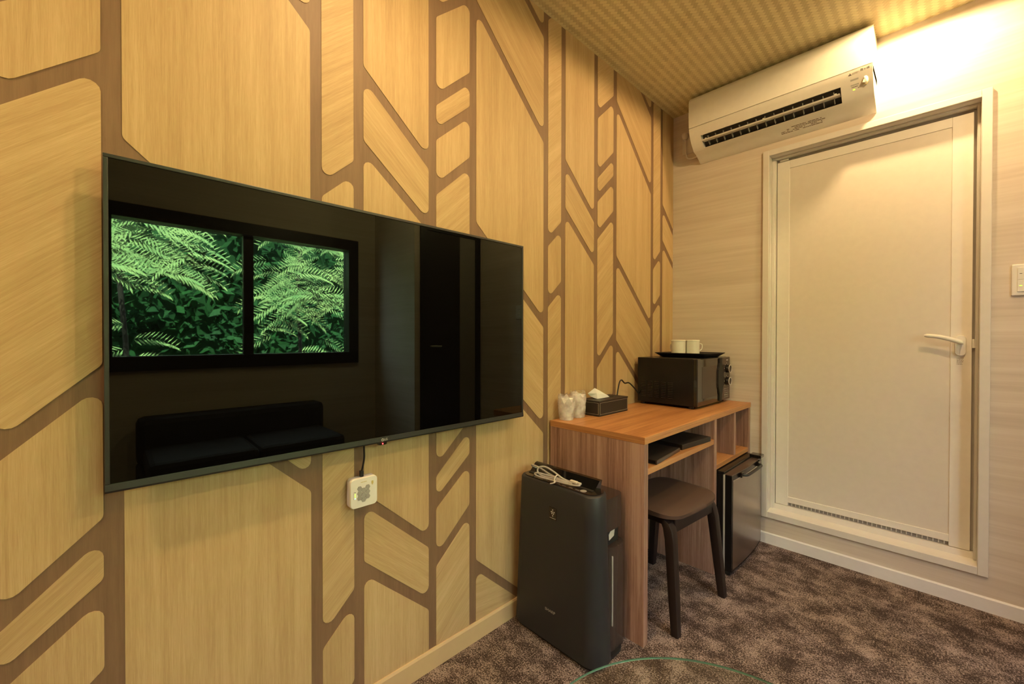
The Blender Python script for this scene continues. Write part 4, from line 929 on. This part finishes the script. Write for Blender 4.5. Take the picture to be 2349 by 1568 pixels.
m = MB(); m.box((0.058, 1.128, 0.5602), (0.342, 1.142, 0.5625)); m.build('outlet_slot', 'black_matte', ap)
for i in range(6):
    m = MB(); m.box((0.150 + i * 0.028, 1.108, 0.5604), (0.166 + i * 0.028, 1.111, 0.5612)); m.build('print_mark', 'print_grey', top)
m = MB(); m.lathe([(0.0, 0.0), (0.011, 0.0), (0.011, 0.001), (0.0, 0.001)], (0.318, 1.116, 0.5604), 2, 24); m.build('power_button', 'print_grey', top)
yq = lambda z: 1.078 + 0.010 * (z - 0.016) / 0.535
zz = 0.462
em = MB(); em.box((0.196, yq(zz) - 0.0012, zz - 0.021), (0.228, yq(zz) + 0.003, zz + 0.021), 2, 0.001); em = em.build('emblem_plate', 'black_gloss', ap)
for (dx, dz_) in ((0.0, 0.013), (-0.006, 0.0055), (0.0, 0.006), (0.0065, 0.006), (-0.0035, 0.0), (0.0035, 0.0), (0.0, -0.007)):
    m = MB(); m.lathe([(0.0, 0.0), (0.0022, 0.0), (0.0022, 0.0006), (0.0, 0.0008)], (0.212 + dx, yq(zz) - 0.0019, zz + dz_), 1, 12); m.build('emblem_dot', 'print_light', em)
m = MB(); m.box((0.199, yq(zz) - 0.0017, zz - 0.0165), (0.225, yq(zz) - 0.0012, zz - 0.0145)); m.build('print_mark', 'print_grey', em)
text('brand_letters', 'SHARP', 0.0135, 'print_grey', ap, (0.205, yq(0.125) - 0.0006, 0.125), (1, 0, 0), (0, 0, 1), sx=1.15)

# --- grey cord bundled on the purifier
gc = empty('bundled_cord', (0.2, 1.12, 0.565), 'grey power cord tied in a bundle on top of the air purifier', 'cable')
zt = 0.571
m = MB(); m.tube([(0.075, 1.165, zt - 0.001), (0.066, 1.140, zt + 0.012), (0.080, 1.125, zt + 0.022), (0.120, 1.122, zt + 0.020), (0.170, 1.118, zt + 0.010), (0.230, 1.112, zt + 0.006), (0.275, 1.112, zt + 0.004)], 0.0032, 8, sub=6); m.build('cord', 'cord_grey', gc, 60)
m = MB(); m.tube([(0.275, 1.118, zt + 0.006), (0.235, 1.114, zt + 0.010), (0.190, 1.116, zt + 0.024), (0.155, 1.112, zt + 0.034), (0.130, 1.106, zt + 0.028), (0.128, 1.100, zt + 0.014), (0.150, 1.100, zt + 0.004), (0.200, 1.106, zt + 0.004), (0.260, 1.110, zt + 0.003)], 0.0032, 8, sub=6); m.build('cord', 'cord_grey', gc, 60)
m = MB(); m.tube([(0.262, 1.116, zt + 0.002), (0.200, 1.110, zt + 0.008), (0.160, 1.104, zt + 0.010), (0.130, 1.098, zt + 0.010), (0.118, 1.096, zt + 0.004), (0.140, 1.094, zt + 0.000), (0.200, 1.102, zt - 0.001), (0.255, 1.104, zt + 0.001), (0.285, 1.105, zt + 0.003), (0.305, 1.108, zt + 0.006), (0.300, 1.118, zt + 0.008), (0.270, 1.120, zt + 0.010)], 0.0032, 8, sub=6); m.build('cord', 'cord_grey', gc, 60)
m = MB(); m.tube([(0.208, 1.098, zt - 0.002), (0.208, 1.110, zt - 0.005), (0.211, 1.122, zt + 0.002), (0.210, 1.118, zt + 0.016), (0.208, 1.104, zt + 0.014)], 0.0022, 8, closed=True, sub=5); m.tube([(0.209, 1.100, zt + 0.000), (0.212, 1.094, zt - 0.004), (0.200, 1.085, zt - 0.008)], 0.0022, 6, sub=3); m.build('twist_tie', 'tie_beige', gc, 60)
m = MB(); m.box((0.262, 1.112, zt + 0.004), (0.292, 1.124, zt + 0.014), 0, 0.003); m.box((0.292, 1.1145, zt + 0.006), (0.306, 1.117, zt + 0.012)); m.box((0.292, 1.120, zt + 0.006), (0.306, 1.1225, zt + 0.012)); m.build('plug', 'tie_beige', gc)

# ================================================================== GLASS TABLE
GC = (0.953, 0.625); GR = 0.340; GZ = 0.365
gt = empty('glass_table', (GC[0], GC[1], 0), 'round clear glass coffee table at the bottom edge of the picture', 'table')
m = MB(); m.prism([(GC[0] + (GR - 0.001) * math.cos(2 * PI * j / 120), GC[1] + (GR - 0.001) * math.sin(2 * PI * j / 120)) for j in range(120)], 2, GZ - 0.005, GZ); m.build('table_top', 'table_glass', gt)
m = MB(); m.lathe([(GR - 0.0008, GZ - 0.005), (GR, GZ - 0.0042), (GR, GZ - 0.0008), (GR - 0.0008, GZ)], (GC[0], GC[1], 0), 2, 96); m.f = [f for f in m.f if len(f) <= 4]; m.uv = [[(0, 0)] * 4 for f in m.f]; m.build('polished_edge', 'glass_edge', gt, 60, recalc=False)
for q in range(3):
    a = math.radians(200 + q * 120)
    m = MB(); m.tube([(GC[0] + 0.17 * math.cos(a), GC[1] + 0.17 * math.sin(a), GZ - 0.0055), (GC[0] + 0.05 * math.cos(a), GC[1] + 0.05 * math.sin(a), GZ * 0.5), (GC[0] + 0.19 * math.cos(a), GC[1] + 0.19 * math.sin(a), 0.01)], 0.01, 10, sub=6); m.build('leg', 'chrome', gt, 60)

# ================================================================== SOFA (seen in the television)
sf = empty('sofa', (2.2, 0.67, 0), 'low black sofa under the window reflected in the television', 'sofa')
m = MB(); m.box((1.92, 0.10, 0.06), (2.56, 1.22, 0.26), 1, 0.02); m.build('seat_base', 'sofa_dark', sf)
for y0 in (0.13, 0.665):
    m = MB(); m.box((1.90, y0, 0.26), (2.40, y0 + 0.53, 0.38), 1, 0.03); m.build('seat_cushion', 'sofa_dark', sf)
m = MB(); m.box((2.38, 0.10, 0.26), (2.56, 1.22, 0.56), 1, 0.04); m.build('backrest', 'sofa_dark', sf)
for (x, y) in ((1.97, 0.15), (2.50, 0.15), (1.97, 1.17), (2.50, 1.17)):
    m = MB(); m.lathe([(0.018, 0.0), (0.022, 0.062), (0.0, 0.062)], (x, y, 0), 2, 12); m.build('leg', 'frame_black', sf)
